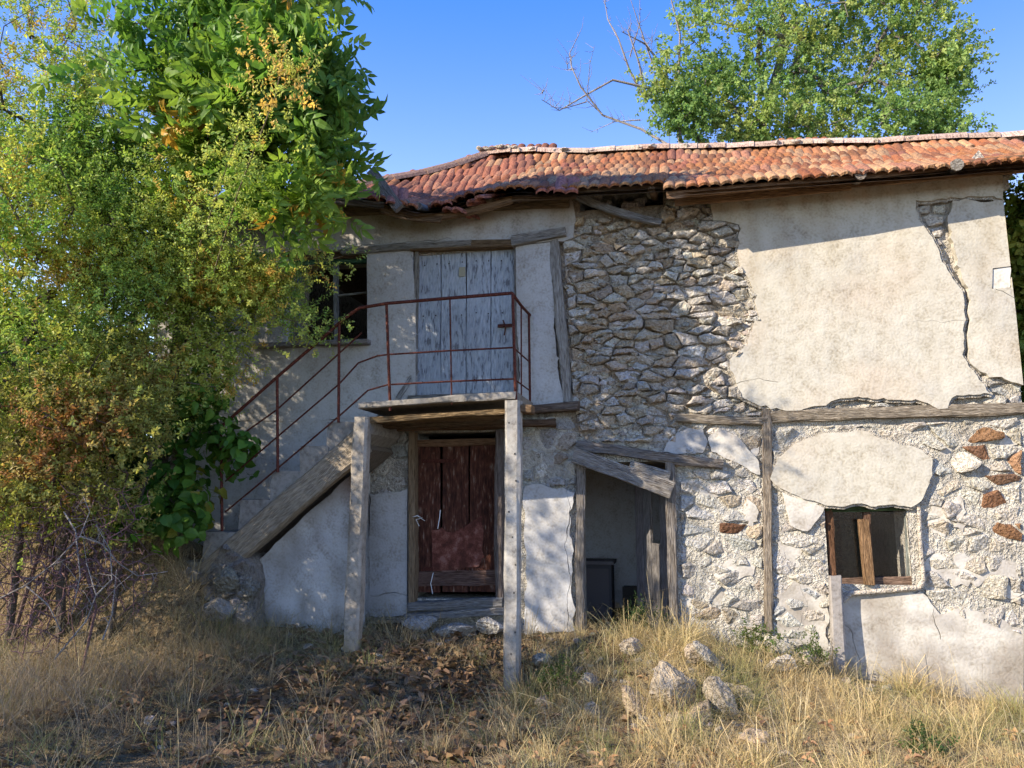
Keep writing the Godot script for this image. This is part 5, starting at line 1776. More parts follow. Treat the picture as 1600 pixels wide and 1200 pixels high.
# ---------------------------------------------------------------- loose things
func rock(at: Vector3, size: Vector3, turn: Vector3, sd: int, color: Color, label: String, group: String) -> void:
	var mb := MB.new()
	mb.col = color
	rock_mesh(mb, size, sd)
	var o := put("rock", mb, M.boulder)
	o.position = at
	o.rotation = turn
	tag(o, label, "rock", group)


func make_loose() -> void:
	var pale := lin(0.5, 0.46, 0.4)
	var grey := lin(0.44, 0.42, 0.39)
	var heap := "rubble stones before the open doorway"
	var list := [
		[Vector3(-0.102, 0.164, 1.35), Vector3(0.4, 0.5, 0.34), Vector3(0.1, 0.4, 0.12), pale, "big pale upright boulder in the middle of the rubble heap"],
		[Vector3(-0.33, 0.064, 1.45), Vector3(0.22, 0.46, 0.2), Vector3(0, 0.2, 0.75), lin(0.5, 0.43, 0.36), "long pinkish slab leaning against the left of the big boulder"],
		[Vector3(0.313, 0.12, 1.4), Vector3(0.24, 0.46, 0.3), Vector3(0.1, 0.3, 0.5), grey, "long grey slab leaning to the right of the big boulder"],
		[Vector3(0.141, 0.079, 1.5), Vector3(0.3, 0.34, 0.26), Vector3(0.2, 1.1, -0.3), lin(0.44, 0.39, 0.33), "brownish block wedged between boulder and grey slab"],
		[Vector3(-0.056, 0.041, 1.58), Vector3(0.17, 0.15, 0.14), Vector3(0, 0.4, 0.2), pale, "small round stone at the foot of the big boulder"],
		[Vector3(0.236, 0.363, 0.85), Vector3(0.15, 0.42, 0.22), Vector3(0.2, 0.2, 0.85), lin(0.47, 0.46, 0.44), "narrow tilted slab above the heap towards the timber post"],
		[Vector3(0.131, 0.419, 0.8), Vector3(0.2, 0.16, 0.2), Vector3(0, 1.0, 0.1), pale, "small stone behind the narrow tilted slab"],
		[Vector3(0.855, 0.277, 0.5), Vector3(0.34, 0.18, 0.24), Vector3(0, 0.1, 0.03), lin(0.62, 0.6, 0.57), "white flat stone at the wall foot left of the concrete stump"],
		[Vector3(1.13, 0.33, 0.35), Vector3(0.16, 0.13, 0.12), Vector3(0, 0.6, -0.3), lin(0.6, 0.58, 0.55), "little white stone beside the concrete stump"],
		[Vector3(-0.815, 0.172, 1), Vector3(0.22, 0.18, 0.2), Vector3(0, 0.6, 0.1), pale, "rounded stone among grass in front of the doorway"],
		[Vector3(-1.172, 0.007, 1.2), Vector3(0.17, 0.26, 0.16), Vector3(0, 0.2, 0.05), lin(0.45, 0.42, 0.43), "greyish upright stone just right of the pale concrete post"],
		[Vector3(0.467, 0.014, 1.8), Vector3(0.26, 0.14, 0.24), Vector3(0, 0.3, 0.1), lin(0.55, 0.47, 0.4), "pale stone half sunk in straw below the grey slab"],
		[Vector3(-0.225, -0.044, 1.9), Vector3(0.4, 0.13, 0.26), Vector3(0, 0.1, -0.05), lin(0.52, 0.46, 0.38), "flat stone sunk in straw in front of the boulder"],
		[Vector3(-0.72, 0.025, 1.4), Vector3(0.2, 0.16, 0.18), Vector3(0, 0.9, 0.1), lin(0.43, 0.4, 0.37), "grey stone in straw left of the pinkish slab"],
		[Vector3(-1.274, 0.288, 0.7), Vector3(0.24, 0.12, 0.2), Vector3(0, 0.2, 0), lin(0.48, 0.47, 0.45), "flat grey stone at the foot of the plastered pier"],
		[Vector3(-0.457, 0.433, 0.7), Vector3(0.2, 0.13, 0.16), Vector3(0, 0.2, 0.1), pale, "whitish stone in the grass below the doorway"],
		[Vector3(0.473, 0.134, 1.1), Vector3(0.34, 0.16, 0.3), Vector3(0, 0.7, 0.1), lin(0.4, 0.37, 0.33), "low grey stone at the right end of the heap"],
	]
	for i in list.size():
		rock((list[i][0] as Vector3) + Vector3(0, 0.015, 0), (list[i][1] as Vector3) * 0.92, list[i][2], 300 + i * 7, jit((list[i][3] as Color) * lin(0.94, 0.86, 0.74), 0.1), list[i][4], heap)
	for q in [[Vector3(-4.855, 0.209, 2.3), Vector3(0.16, 0.11, 0.16), "leftmost of three pale stones in grass below the thorn bush", 61], [Vector3(-4.637, 0.207, 2.35), Vector3(0.24, 0.14, 0.2), "largest of three pale stones in grass below the thorn bush", 62], [Vector3(-4.436, 0.144, 2.45), Vector3(0.15, 0.12, 0.14), "lowest of three pale stones in grass below the thorn bush", 63]]:
		rock(q[0], q[1], Vector3(0, 0.4, 0.1), q[3], lin(0.48, 0.48, 0.49), q[2], "three pale stones below the thorn bush")
	for q in [[Vector3(-2.632, 0.495, 0.2), Vector3(0.36, 0.14, 0.26), "left stone of the rough step under the lower door", 71], [Vector3(-2.231, 0.464, 0.24), Vector3(0.4, 0.13, 0.26), "middle stone of the rough step under the lower door", 72], [Vector3(-1.893, 0.503, 0.18), Vector3(0.36, 0.15, 0.26), "right stone of the rough step under the lower door", 73]]:
		rock(q[0], q[1], Vector3(0, 0.1, 0.04), q[3], lin(0.42, 0.41, 0.39), q[2], "stones of the step under the lower door")
	# broken concrete stump leaning at the lower window
	var stump := bar("concrete_stump", Vector3(1.436, 1.043, 0.07), Vector3(1.415, 0.112, 0.1), 0.115, 0.09, lin(0.31, 0.29, 0.27), self, "concrete", 0.006)
	tag(stump, "broken grey concrete stump leaning on the wall under the small window", "post")
	# board stuck up through the broken eave
	var loose := bar("loose_board", Vector3(-3.301, 5.475, 0.2), Vector3(-2.867, 4.896, 0.42), 0.12, 0.04, lin(0.42, 0.36, 0.31), self, "wood", 0.006)
	tag(loose, "loose weathered board sticking up through the broken eave", "board")
	# furniture left inside the doorway
	var cab := base("cupboard", Vector3(-1.06, 0.38, -1.45))
	tag(cab, "dark old cupboard standing inside the open doorway", "cupboard")
	var mb := MB.new()
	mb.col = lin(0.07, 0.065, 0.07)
	mb.box(Vector3(-0.2, 0, -0.2), Vector3(0.28, 0.62, 0.2))
	put("body", mb, M.plain, cab)
	mb = MB.new()
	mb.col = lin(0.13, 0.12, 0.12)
	mb.box(Vector3(-0.23, 0.625, -0.23), Vector3(0.31, 0.665, 0.23))
	put("top", mb, M.plain, cab)
	mb = MB.new()
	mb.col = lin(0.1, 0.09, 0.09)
	mb.box(Vector3(-0.17, 0.05, 0.203), Vector3(0.25, 0.58, 0.215))
	put("door", mb, M.plain, cab)
	var crate := base("crate", Vector3(-0.42, 0.38, -1.6))
	tag(crate, "low dark crate on the floor right of the cupboard", "crate")
	for k in 3:
		mb = MB.new()
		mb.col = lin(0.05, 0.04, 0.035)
		mb.box(Vector3(-0.25, 0.02 + k * 0.12, 0.15), Vector3(0.25, 0.12 + k * 0.12, 0.17))
		put("slat", mb, M.plain, crate)
	mb = MB.new()
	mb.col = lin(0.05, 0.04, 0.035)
	mb.box(Vector3(-0.25, 0, -0.15), Vector3(0.25, 0.34, 0.145))
	put("body", mb, M.plain, crate)


# ---------------------------------------------------------------- trees and bushes of the place
func plant(called: String, label: String, category: String, at: Vector3, group := "") -> Node3D:
	var o := base(called)
	tag(o, label, category, group)
	return o


func make_plants() -> void:
	var small := []
	for i in 5:
		small.append(sprig(11, 0.17, 0.042, 0.024, 0.25))
	var wal := []
	for i in 4:
		wal.append(compound(3, 0.26, 0.15, 0.068))
	var round_ := []
	for i in 4:
		round_.append(sprig(9, 0.2, 0.07, 0.06, 0.3))
	var big := []
	for i in 4:
		big.append(broad(5, 0.16, 0.13))
	var yg := [[0.1, lin(0.641, 0.444, 0.123)], [0.4, lin(0.617, 0.641, 0.135)], [0.62, lin(0.419, 0.53, 0.111)], [0.85, lin(0.295, 0.444, 0.0862)], [1.0, lin(0.198, 0.347, 0.074)]]
	var gg := [[0.1, lin(0.871, 0.595, 0.163)], [0.4, lin(0.59, 0.636, 0.15)], [0.75, lin(0.404, 0.514, 0.122)], [1.0, lin(0.265, 0.405, 0.0946)]]
	var wg := [[0.02, lin(0.538, 0.311, 0.0506)], [0.4, lin(0.245, 0.365, 0.0591)], [0.75, lin(0.16, 0.292, 0.0506)], [1.0, lin(0.11, 0.228, 0.0421)]]
	var pg := [[0.25, lin(0.437, 0.493, 0.146)], [0.6, lin(0.328, 0.437, 0.128)], [1.0, lin(0.219, 0.347, 0.1)]]
	var grey := lin(0.22, 0.19, 0.165)

	# tall shrub on the far left, many stems, yellowing
	var o := plant("tall_shrub", "tall yellowing shrub with many stems growing left of the walnut and the house", "shrub", Vector3.ZERO)
	var pts := in_blobs([[Vector3(-6.9, 4.6, 1.7), Vector3(1.3, 2.0, 1.1), 3.0], [Vector3(-6.5, 2.6, 2.0), Vector3(1.3, 1.3, 1.0), 2.2], [Vector3(-6.9, 6.6, 1.5), Vector3(1.2, 1.3, 1.0), 1.4], [Vector3(-5.8, 4.0, 2.0), Vector3(0.9, 1.5, 0.8), 1.4], [Vector3(-8.2, 4.2, 2.0), Vector3(1.2, 2.0, 1.2), 1.0], [Vector3(-6.9, 3.5, 4.6), Vector3(1.2, 2.6, 1.1), 1.3], [Vector3(-5.6, 2.4, 5.7), Vector3(1.0, 1.9, 0.9), 1.5], [Vector3(-6.3, 5.6, 1.4), Vector3(0.9, 1.0, 0.7), 0.9]], 720, 0.05)  # two blobs nearest the viewer: unseen foliage added to shade wall and yard
	var mb := MB.new()
	var stems := []
	for i in 9:
		var r := Vector3(-6.4 + rng.randf_range(-0.9, 0.8), 0.7, 1.6 + rng.randf_range(-0.5, 0.5))
		r.y = ground_h(r.x, r.z)
		stems.append([r, r + Vector3(rng.randf_range(-0.25, 0.25), 1.0, rng.randf_range(-0.2, 0.2)), r + Vector3(rng.randf_range(-0.5, 0.4), 2.2, rng.randf_range(-0.3, 0.3)), r + Vector3(rng.randf_range(-0.7, 0.5), 3.4, rng.randf_range(-0.4, 0.4))])
	branches(mb, stems, pts, 0.004, 0.42, grey, 0.1, 0.05)
	put("stems", mb, M.bark, o)
	leafy(o, "foliage", pts, 16, Vector3(0.16, 0.17, 0.16), small, yg, Vector3(0.1, 0.5, 0.1), 0.7, 1.25)

	# denser shrub before the house
	o = plant("plum_shrub", "dense green shrub with tiny leaves hanging before the upper window", "shrub", Vector3.ZERO)
	pts = in_blobs([[Vector3(-5.0, 3.9, 1.5), Vector3(0.95, 1.0, 0.7), 2.6], [Vector3(-4.6, 3.7, 1.3), Vector3(0.68, 0.62, 0.5), 1.6], [Vector3(-5.5, 2.9, 1.6), Vector3(0.75, 0.9, 0.6), 1.5], [Vector3(-4.9, 4.9, 1.4), Vector3(0.75, 0.7, 0.6), 1.1], [Vector3(-4.75, 2.95, 1.1), Vector3(0.45, 0.45, 0.4), 0.35], [Vector3(-4.05, 3.85, 1.1), Vector3(0.28, 0.36, 0.3), 0.3], [Vector3(-5.9, 5.2, 1.5), Vector3(0.8, 1.0, 0.6), 1.2]], 520, -0.02)
	mb = MB.new()
	stems = []
	for i in 6:
		var r := Vector3(-5.3 + rng.randf_range(-0.5, 0.3), 0.7, 1.2 + rng.randf_range(-0.3, 0.3))
		r.y = ground_h(r.x, r.z)
		stems.append([r, r + Vector3(rng.randf_range(-0.15, 0.15), 0.8, rng.randf_range(-0.1, 0.1)), r + Vector3(rng.randf_range(-0.3, 0.3), 1.7, rng.randf_range(-0.2, 0.2)), r + Vector3(rng.randf_range(-0.4, 0.5), 2.5, rng.randf_range(-0.2, 0.2))])
	branches(mb, stems, pts, 0.0035, 0.42, grey, 0.1, 0.045)
	# long arching shoots
	mb.col = lin(0.4, 0.34, 0.22)
	for q in [[Vector3(-4.313, 3.827, 1.6), Vector3(-3.57, 4.341, 2.4), Vector3(-3.034, 4.935, 2.8), Vector3(-2.955, 5.367, 2.8)], [Vector3(-4.53, 3.968, 1.6), Vector3(-3.697, 4.311, 2.5), Vector3(-3.344, 4.642, 2.8)], [Vector3(-4.135, 3.665, 1.2), Vector3(-3.622, 3.498, 1.1), Vector3(-3.298, 3.396, 1.05)], [Vector3(-4.058, 3.962, 1.3), Vector3(-3.594, 4.029, 1.2), Vector3(-3.2, 4.166, 1.1)]]:
		tube(mb, q, [0.009, 0.007, 0.005, 0.003] if q.size() == 4 else [0.008, 0.005, 0.003], 5, false)
		for j in q.size() - 1:
			for k in 4:
				pts.append((q[j] as Vector3).lerp(q[j + 1], k / 4.0))
	put("stems", mb, M.bark, o)
	leafy(o, "foliage", pts, 17, Vector3(0.11, 0.11, 0.11), small, gg, Vector3(0.1, 0.4, 0.1), 0.6, 1.05)

	# what grows behind them, left of the house
	o = plant("hedge", "dark green bushes behind the shrubs left of the house", "hedge", Vector3.ZERO)
	pts = in_blobs([[Vector3(-8.4, 2.6, -1.5), Vector3(2.2, 1.7, 1.2), 2.0], [Vector3(-7.0, 2.2, 0.3), Vector3(0.9, 1.2, 0.6), 1.0], [Vector3(-10.5, 3.2, -2.5), Vector3(2.2, 2.2, 1.2), 1.0]], 330, -0.5)
	mb = MB.new()
	branches(mb, [[Vector3(-8.4, 1.0, -1.5), Vector3(-8.4, 2.6, -1.5)], [Vector3(-7.0, 1.0, 0.2), Vector3(-7.0, 2.2, 0.2)]], pts, 0.005, 0.4, grey, 0.1, 0.06)
	put("stems", mb, M.bark, o)
	leafy(o, "foliage", pts, 14, Vector3(0.25, 0.25, 0.25), round_, [[0.5, lin(0.1, 0.17, 0.04)], [1.0, lin(0.07, 0.12, 0.03)]], Vector3(0, 0.4, 0.1), 1.0, 1.6)

	# walnut
	o = plant("walnut_tree", "walnut tree with large hanging leaves rising over the house corner", "tree", Vector3.ZERO)
	pts = in_blobs([[Vector3(-3.87, 5.58, 1.9), Vector3(0.8, 0.8, 0.6), 2.4], [Vector3(-3.53, 5.0, 1.9), Vector3(0.62, 0.5, 0.45), 1.3], [Vector3(-4.4, 6.8, 1.8), Vector3(1.1, 0.95, 0.9), 2.0], [Vector3(-4.8, 5.9, 1.6), Vector3(1.0, 0.95, 0.8), 1.4], [Vector3(-3.22, 4.42, 1.94), Vector3(0.2, 0.22, 0.2), 0.16], [Vector3(-3.25, 5.7, 1.9), Vector3(0.3, 0.6, 0.4), 0.6], [Vector3(-3.5, 7.1, 2.1), Vector3(0.95, 0.75, 0.7), 1.3]], 400, -0.02)
	mb = MB.new()
	branches(mb, [[Vector3(-5.45, 1.0, 0.75), Vector3(-5.3, 2.4, 0.8), Vector3(-4.95, 3.6, 1.1), Vector3(-4.6, 4.8, 1.5), Vector3(-4.3, 6.0, 1.75)]], pts, 0.006, 0.42, lin(0.25, 0.23, 0.2), 0.08, 0.12)
	put("trunk", mb, M.bark, o)
	leafy(o, "crown", pts, 7, Vector3(0.15, 0.15, 0.15), wal, wg, Vector3(0.2, -0.5, 0.2), 0.5, 1.02, Vector3(-4.2, 6.0, 1.8))

	# big leaved sucker growth at the foot of the stair
	o = plant("mulberry_bush", "young bush with big bright green leaves at the foot of the stair", "bush", Vector3.ZERO)
	pts = in_blobs([[Vector3(-4.85, 2.672, 1), Vector3(0.28, 0.45, 0.25), 1.0], [Vector3(-4.987, 2.019, 1), Vector3(0.3, 0.45, 0.25), 1.0], [Vector3(-4.481, 2.181, 0.9), Vector3(0.22, 0.16, 0.18), 0.35], [Vector3(-5.287, 1.698, 1.2), Vector3(0.32, 0.25, 0.3), 0.5], [Vector3(-4.78, 1.636, 1.1), Vector3(0.2, 0.25, 0.2), 0.5]], 70, -0.3)
	mb = MB.new()
	branches(mb, [[Vector3(-5.35, 0.9, 0.85), Vector3(-5.073, 1.89, 1), Vector3(-4.956, 2.608, 1)], [Vector3(-5.15, 0.9, 0.85), Vector3(-4.786, 1.761, 1)]], pts, 0.005, 0.42, lin(0.33, 0.29, 0.23), 0.05, 0.03)
	put("stems", mb, M.bark, o)
	leafy(o, "foliage", pts, 3, Vector3(0.08, 0.09, 0.08), big, [[0.15, lin(0.3, 0.3, 0.04)], [0.5, lin(0.12, 0.24, 0.035)], [1.0, lin(0.07, 0.18, 0.03)]], Vector3(0, 0.5, 0.2), 0.7, 1.2)
	# yellowing bramble below the shrubs
	o = plant("bramble", "orange and yellow tinged bramble below the tall shrub", "bush", Vector3.ZERO)
	pts = in_blobs([[Vector3(-5.45, 2.425, 2.3), Vector3(0.55, 0.4, 0.4), 1.2], [Vector3(-4.98, 2.329, 2), Vector3(0.4, 0.35, 0.35), 1.0], [Vector3(-5.608, 3.018, 2.2), Vector3(0.6, 0.5, 0.4), 0.8], [Vector3(-4.994, 1.76, 2), Vector3(0.45, 0.22, 0.3), 0.7], [Vector3(-5.423, 1.867, 2.4), Vector3(0.4, 0.3, 0.3), 0.6], [Vector3(-4.994, 2.839, 1.7), Vector3(0.35, 0.4, 0.3), 0.7]], 240, -0.25)
	mb = MB.new()
	branches(mb, [[Vector3(-5.9, 0.5, 1.9), Vector3(-5.422, 1.648, 2.1), Vector3(-5.322, 2.206, 2.2)], [Vector3(-5.4, 0.6, 1.7), Vector3(-4.832, 1.988, 1.9)]], pts, 0.003, 0.36, lin(0.26, 0.18, 0.16), 0.1, 0.02)
	put("stems", mb, M.bark, o)
	leafy(o, "foliage", pts, 8, Vector3(0.12, 0.12, 0.12), small, [[0.02, lin(0.45, 0.22, 0.08)], [0.2, lin(0.5, 0.4, 0.13)], [0.7, lin(0.38, 0.38, 0.1)], [1.0, lin(0.3, 0.38, 0.09)]], Vector3(0, 0.4, 0.2), 0.7, 1.2)

	# bare thorn bush, grey and wine red twigs
	o = plant("thorn_bush", "bare thorny bush of grey and wine red twigs at the lower left", "bush", Vector3.ZERO)
	mb = MB.new()
	pts = in_blobs([[Vector3(-5.175, 1.337, 2.4), Vector3(0.75, 0.5, 0.5), 2.0], [Vector3(-4.645, 1.121, 2.2), Vector3(0.4, 0.45, 0.4), 1.0], [Vector3(-5.117, 0.85, 2.6), Vector3(0.5, 0.4, 0.4), 1.0], [Vector3(-4.886, 1.705, 2.2), Vector3(0.5, 0.3, 0.4), 0.8]], 1300, -0.5)
	branches(mb, [[Vector3(-4.9, 0.3, 2.2), Vector3(-4.723, 0.871, 2.3), Vector3(-4.88, 1.23, 2.3)], [Vector3(-5.5, 0.35, 2.2), Vector3(-5.215, 1.128, 2.4)], [Vector3(-5.2, 0.35, 1.9), Vector3(-5.245, 1.208, 2.1)]], pts, 0.0023, 0.28, lin(0.36, 0.22, 0.22), 0.16, 0.012)
	put("twigs", mb, M.bark, o)
	mb = MB.new()
	mb.col = lin(0.5, 0.46, 0.44)
	for q in [[Vector3(-5.274, 0.982, 2.7), Vector3(-5.046, 1.086, 2.7), Vector3(-4.799, 1.262, 2.7), Vector3(-4.63, 1.469, 2.65), Vector3(-4.603, 1.658, 2.6), Vector3(-4.776, 1.811, 2.5)], [Vector3(-4.68, 0.553, 2.75), Vector3(-4.553, 0.699, 2.75), Vector3(-4.468, 0.835, 2.7), Vector3(-4.442, 1.021, 2.65), Vector3(-4.594, 1.258, 2.6), Vector3(-4.643, 1.456, 2.6)], [Vector3(-4.63, 1.469, 2.65), Vector3(-4.462, 1.408, 2.6), Vector3(-4.384, 1.253, 2.5), Vector3(-4.278, 1.147, 2.4), Vector3(-4.079, 1.177, 2.3)], [Vector3(-4.442, 1.021, 2.65), Vector3(-4.351, 1.139, 2.6), Vector3(-4.388, 1.36, 2.6), Vector3(-4.535, 1.557, 2.6)], [Vector3(-5.046, 1.086, 2.7), Vector3(-4.825, 0.945, 2.7), Vector3(-4.689, 0.757, 2.7)], [Vector3(-4.314, 0.699, 2.7), Vector3(-4.287, 0.881, 2.65), Vector3(-4.317, 1.213, 2.6)], [Vector3(-4.931, 1.655, 2.5), Vector3(-4.719, 1.506, 2.6), Vector3(-4.6, 1.163, 2.65), Vector3(-4.604, 0.879, 2.7)]]:
		var radii := []
		for j in q.size():
			radii.append(lerpf(0.0075, 0.0028, float(j) / (q.size() - 1)))
		tube(mb, q, radii, 5, false)
		for j in q.size() - 1:
			for k in 2:
				var s: Vector3 = (q[j] as Vector3).lerp(q[j + 1], rng.randf())
				var e := s + Vector3(rng.randfn(), rng.randfn(), rng.randfn()) * 0.11
				tube(mb, [s, s.lerp(e, 0.5) + Vector3(0, 0.02, 0), e], [0.003, 0.002, 0.001], 4, false)
	put("bleached_branches", mb, M.bark, o)

	# green weeds by the wall
	for q in [[Vector3(-3.589, 0.551, 0.35), 0.22, "green weed growing at the wall left of the leaning post"], [Vector3(-4.271, 0.589, 0.3), 0.17, "slender weed growing at the plaster under the stair"], [Vector3(-1.082, 0.145, 1.1), 0.2, "green weed in the grass right of the pale concrete post"], [Vector3(0.697, 0.465, 0.25), 0.2, "low green weed at the foot of the timber post"], [Vector3(-0.389, 0.574, 0.25), 0.16, "weed growing on the threshold of the open doorway"], [Vector3(1.645, 0.138, 1.9), 0.06, "bright green sprig in straw below the pale render at the wall foot"], [Vector3(1.166, 0.434, 0.3), 0.16, "grey green weed between white stone and concrete stump"]]:
		o = plant("weed", q[2], "weed", Vector3.ZERO, "green weeds by the house")
		var at: Vector3 = q[0]
		at.y = ground_h(at.x, at.z)
		pts = in_blobs([[at + Vector3(0, float(q[1]) * 0.8, 0), Vector3(q[1], float(q[1]) * 0.8, float(q[1]) * 0.7), 1.0]], 16, -1.0)
		mb = MB.new()
		branches(mb, [[at - Vector3(0, 0.03, 0), at + Vector3(0, 0.08, 0)]], pts, 0.002, 0.3, lin(0.2, 0.2, 0.08), 0.03, 0.006)
		put("stem", mb, M.bark, o)
		leafy(o, "leaves", pts, 4, Vector3(0.04, 0.04, 0.04), small, [[0.5, lin(0.12, 0.17, 0.045)], [1.0, lin(0.07, 0.12, 0.035)]], Vector3(0, 0.6, 0), 0.45, 0.8)

	# broadleaved tree behind the roof
	o = plant("poplar_tree", "round leaved green tree standing behind the roof ridge", "tree", Vector3.ZERO)
	pts = in_blobs([[Vector3(1.215, 10.63, -7.5), Vector3(1.3, 1.5, 1.0), 1.6], [Vector3(3.226, 11.254, -8), Vector3(1.9, 1.8, 1.3), 2.4], [Vector3(4.894, 10.183, -8), Vector3(1.1, 1.2, 1.0), 1.3], [Vector3(4.771, 11.917, -8), Vector3(1.3, 1.1, 1.0), 1.2], [Vector3(2.293, 13.339, -8), Vector3(1.8, 1.3, 1.2), 1.6], [Vector3(2.545, 9.346, -7.5), Vector3(1.5, 0.6, 0.8), 0.8], [Vector3(4.211, 9.031, -7.5), Vector3(1.2, 0.5, 0.8), 0.7], [Vector3(0.2, 9.484, -7), Vector3(0.5, 0.5, 0.5), 0.45], [Vector3(0.03, 10.203, -7), Vector3(0.35, 0.35, 0.4), 0.2], [Vector3(5.626, 10.375, -8), Vector3(0.45, 0.6, 0.5), 0.35], [Vector3(5.174, 9.113, -7.6), Vector3(0.6, 0.35, 0.5), 0.3]], 500, 0.09)
	mb = MB.new()
	branches(mb, [[Vector3(1.661, 8.125, -8) + Vector3(0, -5.5, 0), Vector3(1.661, 8.125, -8), Vector3(2.138, 10.077, -8), Vector3(2.596, 11.485, -8)], [Vector3(2.722, 8.156, -8.3) + Vector3(0, -5.5, 0), Vector3(2.811, 8.303, -8), Vector3(3.633, 9.623, -8), Vector3(4.327, 10.822, -8)], [Vector3(0.99, 8.02, -7.6) + Vector3(0, -5.5, 0), Vector3(0.996, 8.158, -7.6), Vector3(0.584, 9.365, -7.4)]], pts, 0.008, 0.4, lin(0.36, 0.33, 0.29), 0.12, 0.13)
	put("trunk", mb, M.bark, o)
	leafy(o, "crown", pts, 13, Vector3(0.2, 0.19, 0.2), round_, pg, Vector3(0.1, -0.1, 0.1), 0.75, 1.25)
	# dead limbs left of it
	o = plant("dead_tree", "bare dead tree with pale branches against the sky", "tree", Vector3.ZERO)
	mb = MB.new()
	mb.col = lin(0.5, 0.46, 0.43)
	for q in [[[1045, 240], [1000, 195], [940, 165], [910, 135], [895, 100], [888, 60], [905, 38]], [[1010, 150], [985, 110], [970, 70], [952, 20], [945, -30]], [[1030, 140], [960, 132], [915, 142], [870, 148], [845, 140]], [[1040, 130], [1020, 90], [1005, 55], [990, 10]], [[1060, 120], [1064, 60], [1050, 10], [1050, -30]], [[985, 75], [1003, 40], [1005, -10]], [[940, 165], [915, 140], [925, 100], [932, 70]], [[1000, 195], [960, 190], [920, 188]], [[915, 142], [880, 150], [862, 162]], [[1035, 95], [1010, 70], [975, 60]], [[1010, 150], [1000, 100], [985, 60], [990, 30]], [[895, 100], [885, 85], [884, 72]], [[1005, 55], [1020, 95], [1022, 50]], [[850, 140], [845, 122], [848, 116]]]:
		var line := []
		var radii := []
		for j in q.size():
			line.append(sky_point(q[j][0], q[j][1], -7.2 + 0.3 * sin(j * 1.7 + q[0][0])))
			radii.append(lerpf(0.03, 0.007, float(j) / (q.size() - 1)) * (1.0 if q[0][0] > 1005 or q.size() > 5 else 0.5))
		tube(mb, line, radii, 6, false)
		for j in range(1, line.size()):
			for k in 4:
				var s: Vector3 = (line[j - 1] as Vector3).lerp(line[j], rng.randf())
				var e := s + Vector3(rng.randf_range(-0.5, 0.35), rng.randf_range(-0.1, 0.6), rng.randf_range(-0.3, 0.3)) * rng.randf_range(0.4, 1.0)
				tube(mb, [s, s.lerp(e, 0.5) + Vector3(0.03, -0.03, 0), e], [0.007, 0.005, 0.003], 4, false)
	tube(mb, [Vector3(0.409, 7.989, -7.4) + Vector3(0, -5.5, 0), Vector3(0.409, 7.989, -7.4), Vector3(0.049, 8.765, -7.2)], [0.1, 0.08, 0.05], 8, false)
	tube(mb, [Vector3(0.409, 7.989, -7.4), Vector3(0.258, 9.3, -7.2), Vector3(-0.104, 10.188, -7.2), Vector3(-0.364, 9.967, -7)], [0.06, 0.05, 0.04, 0.03], 8, false)
	put("trunk", mb, M.bark, o)
	# tree past the right corner
	o = plant("corner_tree", "bright green tree behind the right corner of the house", "tree", Vector3.ZERO)
	pts = in_blobs([[Vector3(4.0, 3.9, -1.0), Vector3(0.55, 1.1, 0.6), 2.0], [Vector3(4.1, 4.6, -1.1), Vector3(0.6, 0.5, 0.5), 0.8], [Vector3(4.0, 3.0, -0.9), Vector3(0.5, 0.6, 0.5), 0.8]], 150, -0.1)
	mb = MB.new()
	branches(mb, [[Vector3(5.1, -0.2, -1.1), Vector3(5.05, 1.6, -1.1), Vector3(4.4, 3.2, -1.0), Vector3(4.2, 4.2, -1.0)]], pts, 0.005, 0.4, lin(0.3, 0.27, 0.23), 0.1, 0.08)
	put("trunk", mb, M.bark, o)
	leafy(o, "crown", pts, 15, Vector3(0.14, 0.14, 0.14), round_, [[0.4, lin(0.38, 0.4, 0.08)], [0.8, lin(0.26, 0.36, 0.07)], [1.0, lin(0.16, 0.27, 0.055)]], Vector3(0, 0.1, 0.1), 0.9, 1.4)
	# sapling top that shows over the ridge
	o = plant("sapling", "thin sapling top showing over the ridge at the right", "tree", Vector3.ZERO)
	pts = in_blobs([[Vector3(4.863, 7.638, -5), Vector3(0.28, 0.14, 0.2), 1.0]], 12, -1.0)
	mb = MB.new()
	branches(mb, [[Vector3(4.707, 6.639, -5) + Vector3(0, -5, 0), Vector3(4.707, 6.639, -5), Vector3(4.796, 7.502, -5)]], pts, 0.004, 0.35, grey, 0.05, 0.03)
	put("trunk", mb, M.bark, o)
	leafy(o, "leaves", pts, 2, Vector3(0.06, 0.05, 0.06), round_, pg, Vector3(0, 0.3, 0), 0.7, 1.0)


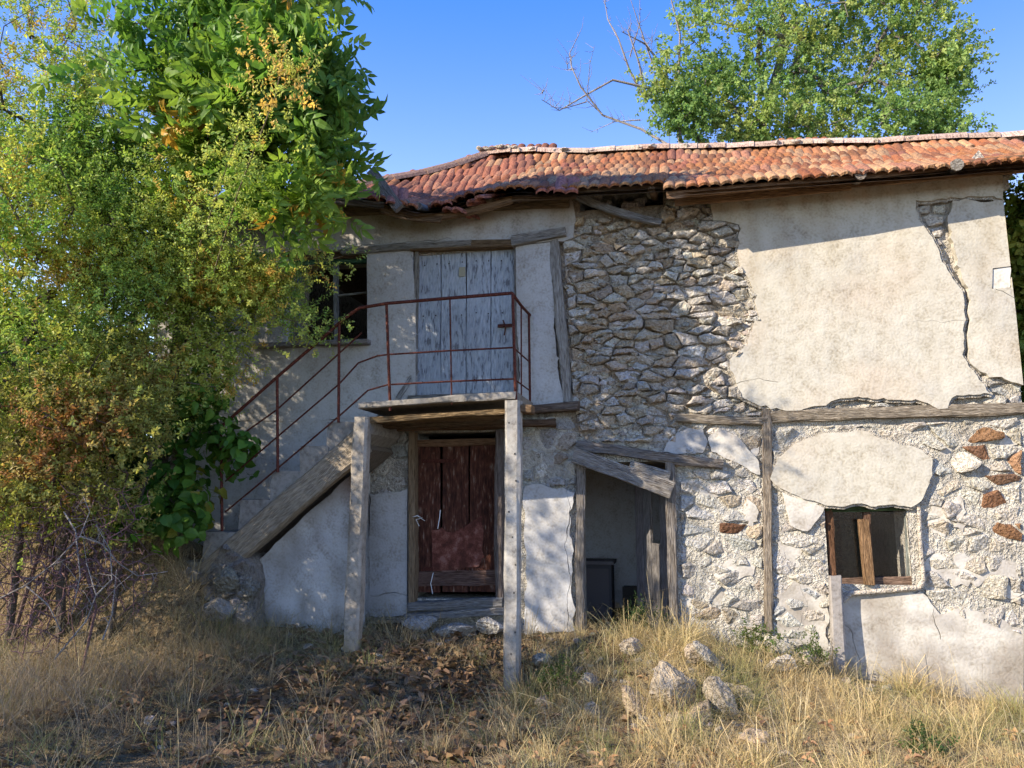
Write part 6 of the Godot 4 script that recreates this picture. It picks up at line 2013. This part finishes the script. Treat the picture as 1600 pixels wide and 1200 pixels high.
func sky_point(px: float, py: float, z: float) -> Vector3:
	# the dead tree's limbs, given in hundredths of a metre on its own upright plane
	return Vector3(-0.5, 10.092, -7.2) + Vector3((px - 1000.0) * 0.0134, (150.0 - py) * 0.0146, z + 7.2)


func _ready() -> void:
	rng.seed = 7
	N.seed = 3
	N.frequency = 0.02
	NB.seed = 5
	NB.frequency = 0.012
	NB.fractal_octaves = 2
	N.fractal_octaves = 3
	var cam := Camera3D.new()
	cam.name = "camera"
	cam.fov = 53.06
	cam.position = Vector3(0, 1.75, 8.0)
	cam.rotation_degrees = Vector3(8.6, 12.0, 0)
	cam.near = 0.05
	cam.far = 2000.0
	cam.current = true
	add_child(cam)
	var sky := ProceduralSkyMaterial.new()
	sky.sky_top_color = Color(0.035, 0.27, 0.555)
	sky.sky_horizon_color = Color(0.8, 0.88, 0.93)
	sky.sky_curve = 0.16
	sky.ground_bottom_color = Color(0.3, 0.26, 0.2)
	sky.ground_horizon_color = Color(0.5, 0.47, 0.42)
	sky.sun_angle_max = 1.0
	sky.sky_energy_multiplier = 1.0
	var env := Environment.new()
	env.background_mode = Environment.BG_SKY
	env.sky = Sky.new()
	env.sky.sky_material = sky
	env.tonemap_mode = Environment.TONE_MAPPER_LINEAR
	env.tonemap_exposure = 4.0
	env.sdfgi_enabled = true
	env.ssao_enabled = true
	env.ssil_enabled = true
	var we := WorldEnvironment.new()
	we.name = "world_environment"
	we.environment = env
	add_child(we)
	var sun := DirectionalLight3D.new()
	sun.name = "sun"
	sun.light_energy = 0.76
	sun.light_color = Color(1.0, 0.95, 0.87)
	sun.light_angular_distance = 0.5
	sun.shadow_enabled = true
	add_child(sun)
	sun.look_at_from_position(SUN_TO * 30.0, Vector3.ZERO)

	make_materials()
	make_ground()
	house = base("stone_house")
	tag(house, "abandoned two storey stone house with crumbling plaster, outside stair and sagging tile roof", "house")
	make_walls()
	make_plaster()
	make_timber()
	make_doors()
	make_windows()
	make_roof()
	make_stair()
	make_plants()
	make_loose()
	make_grass()
	make_litter()
	make_rubble()
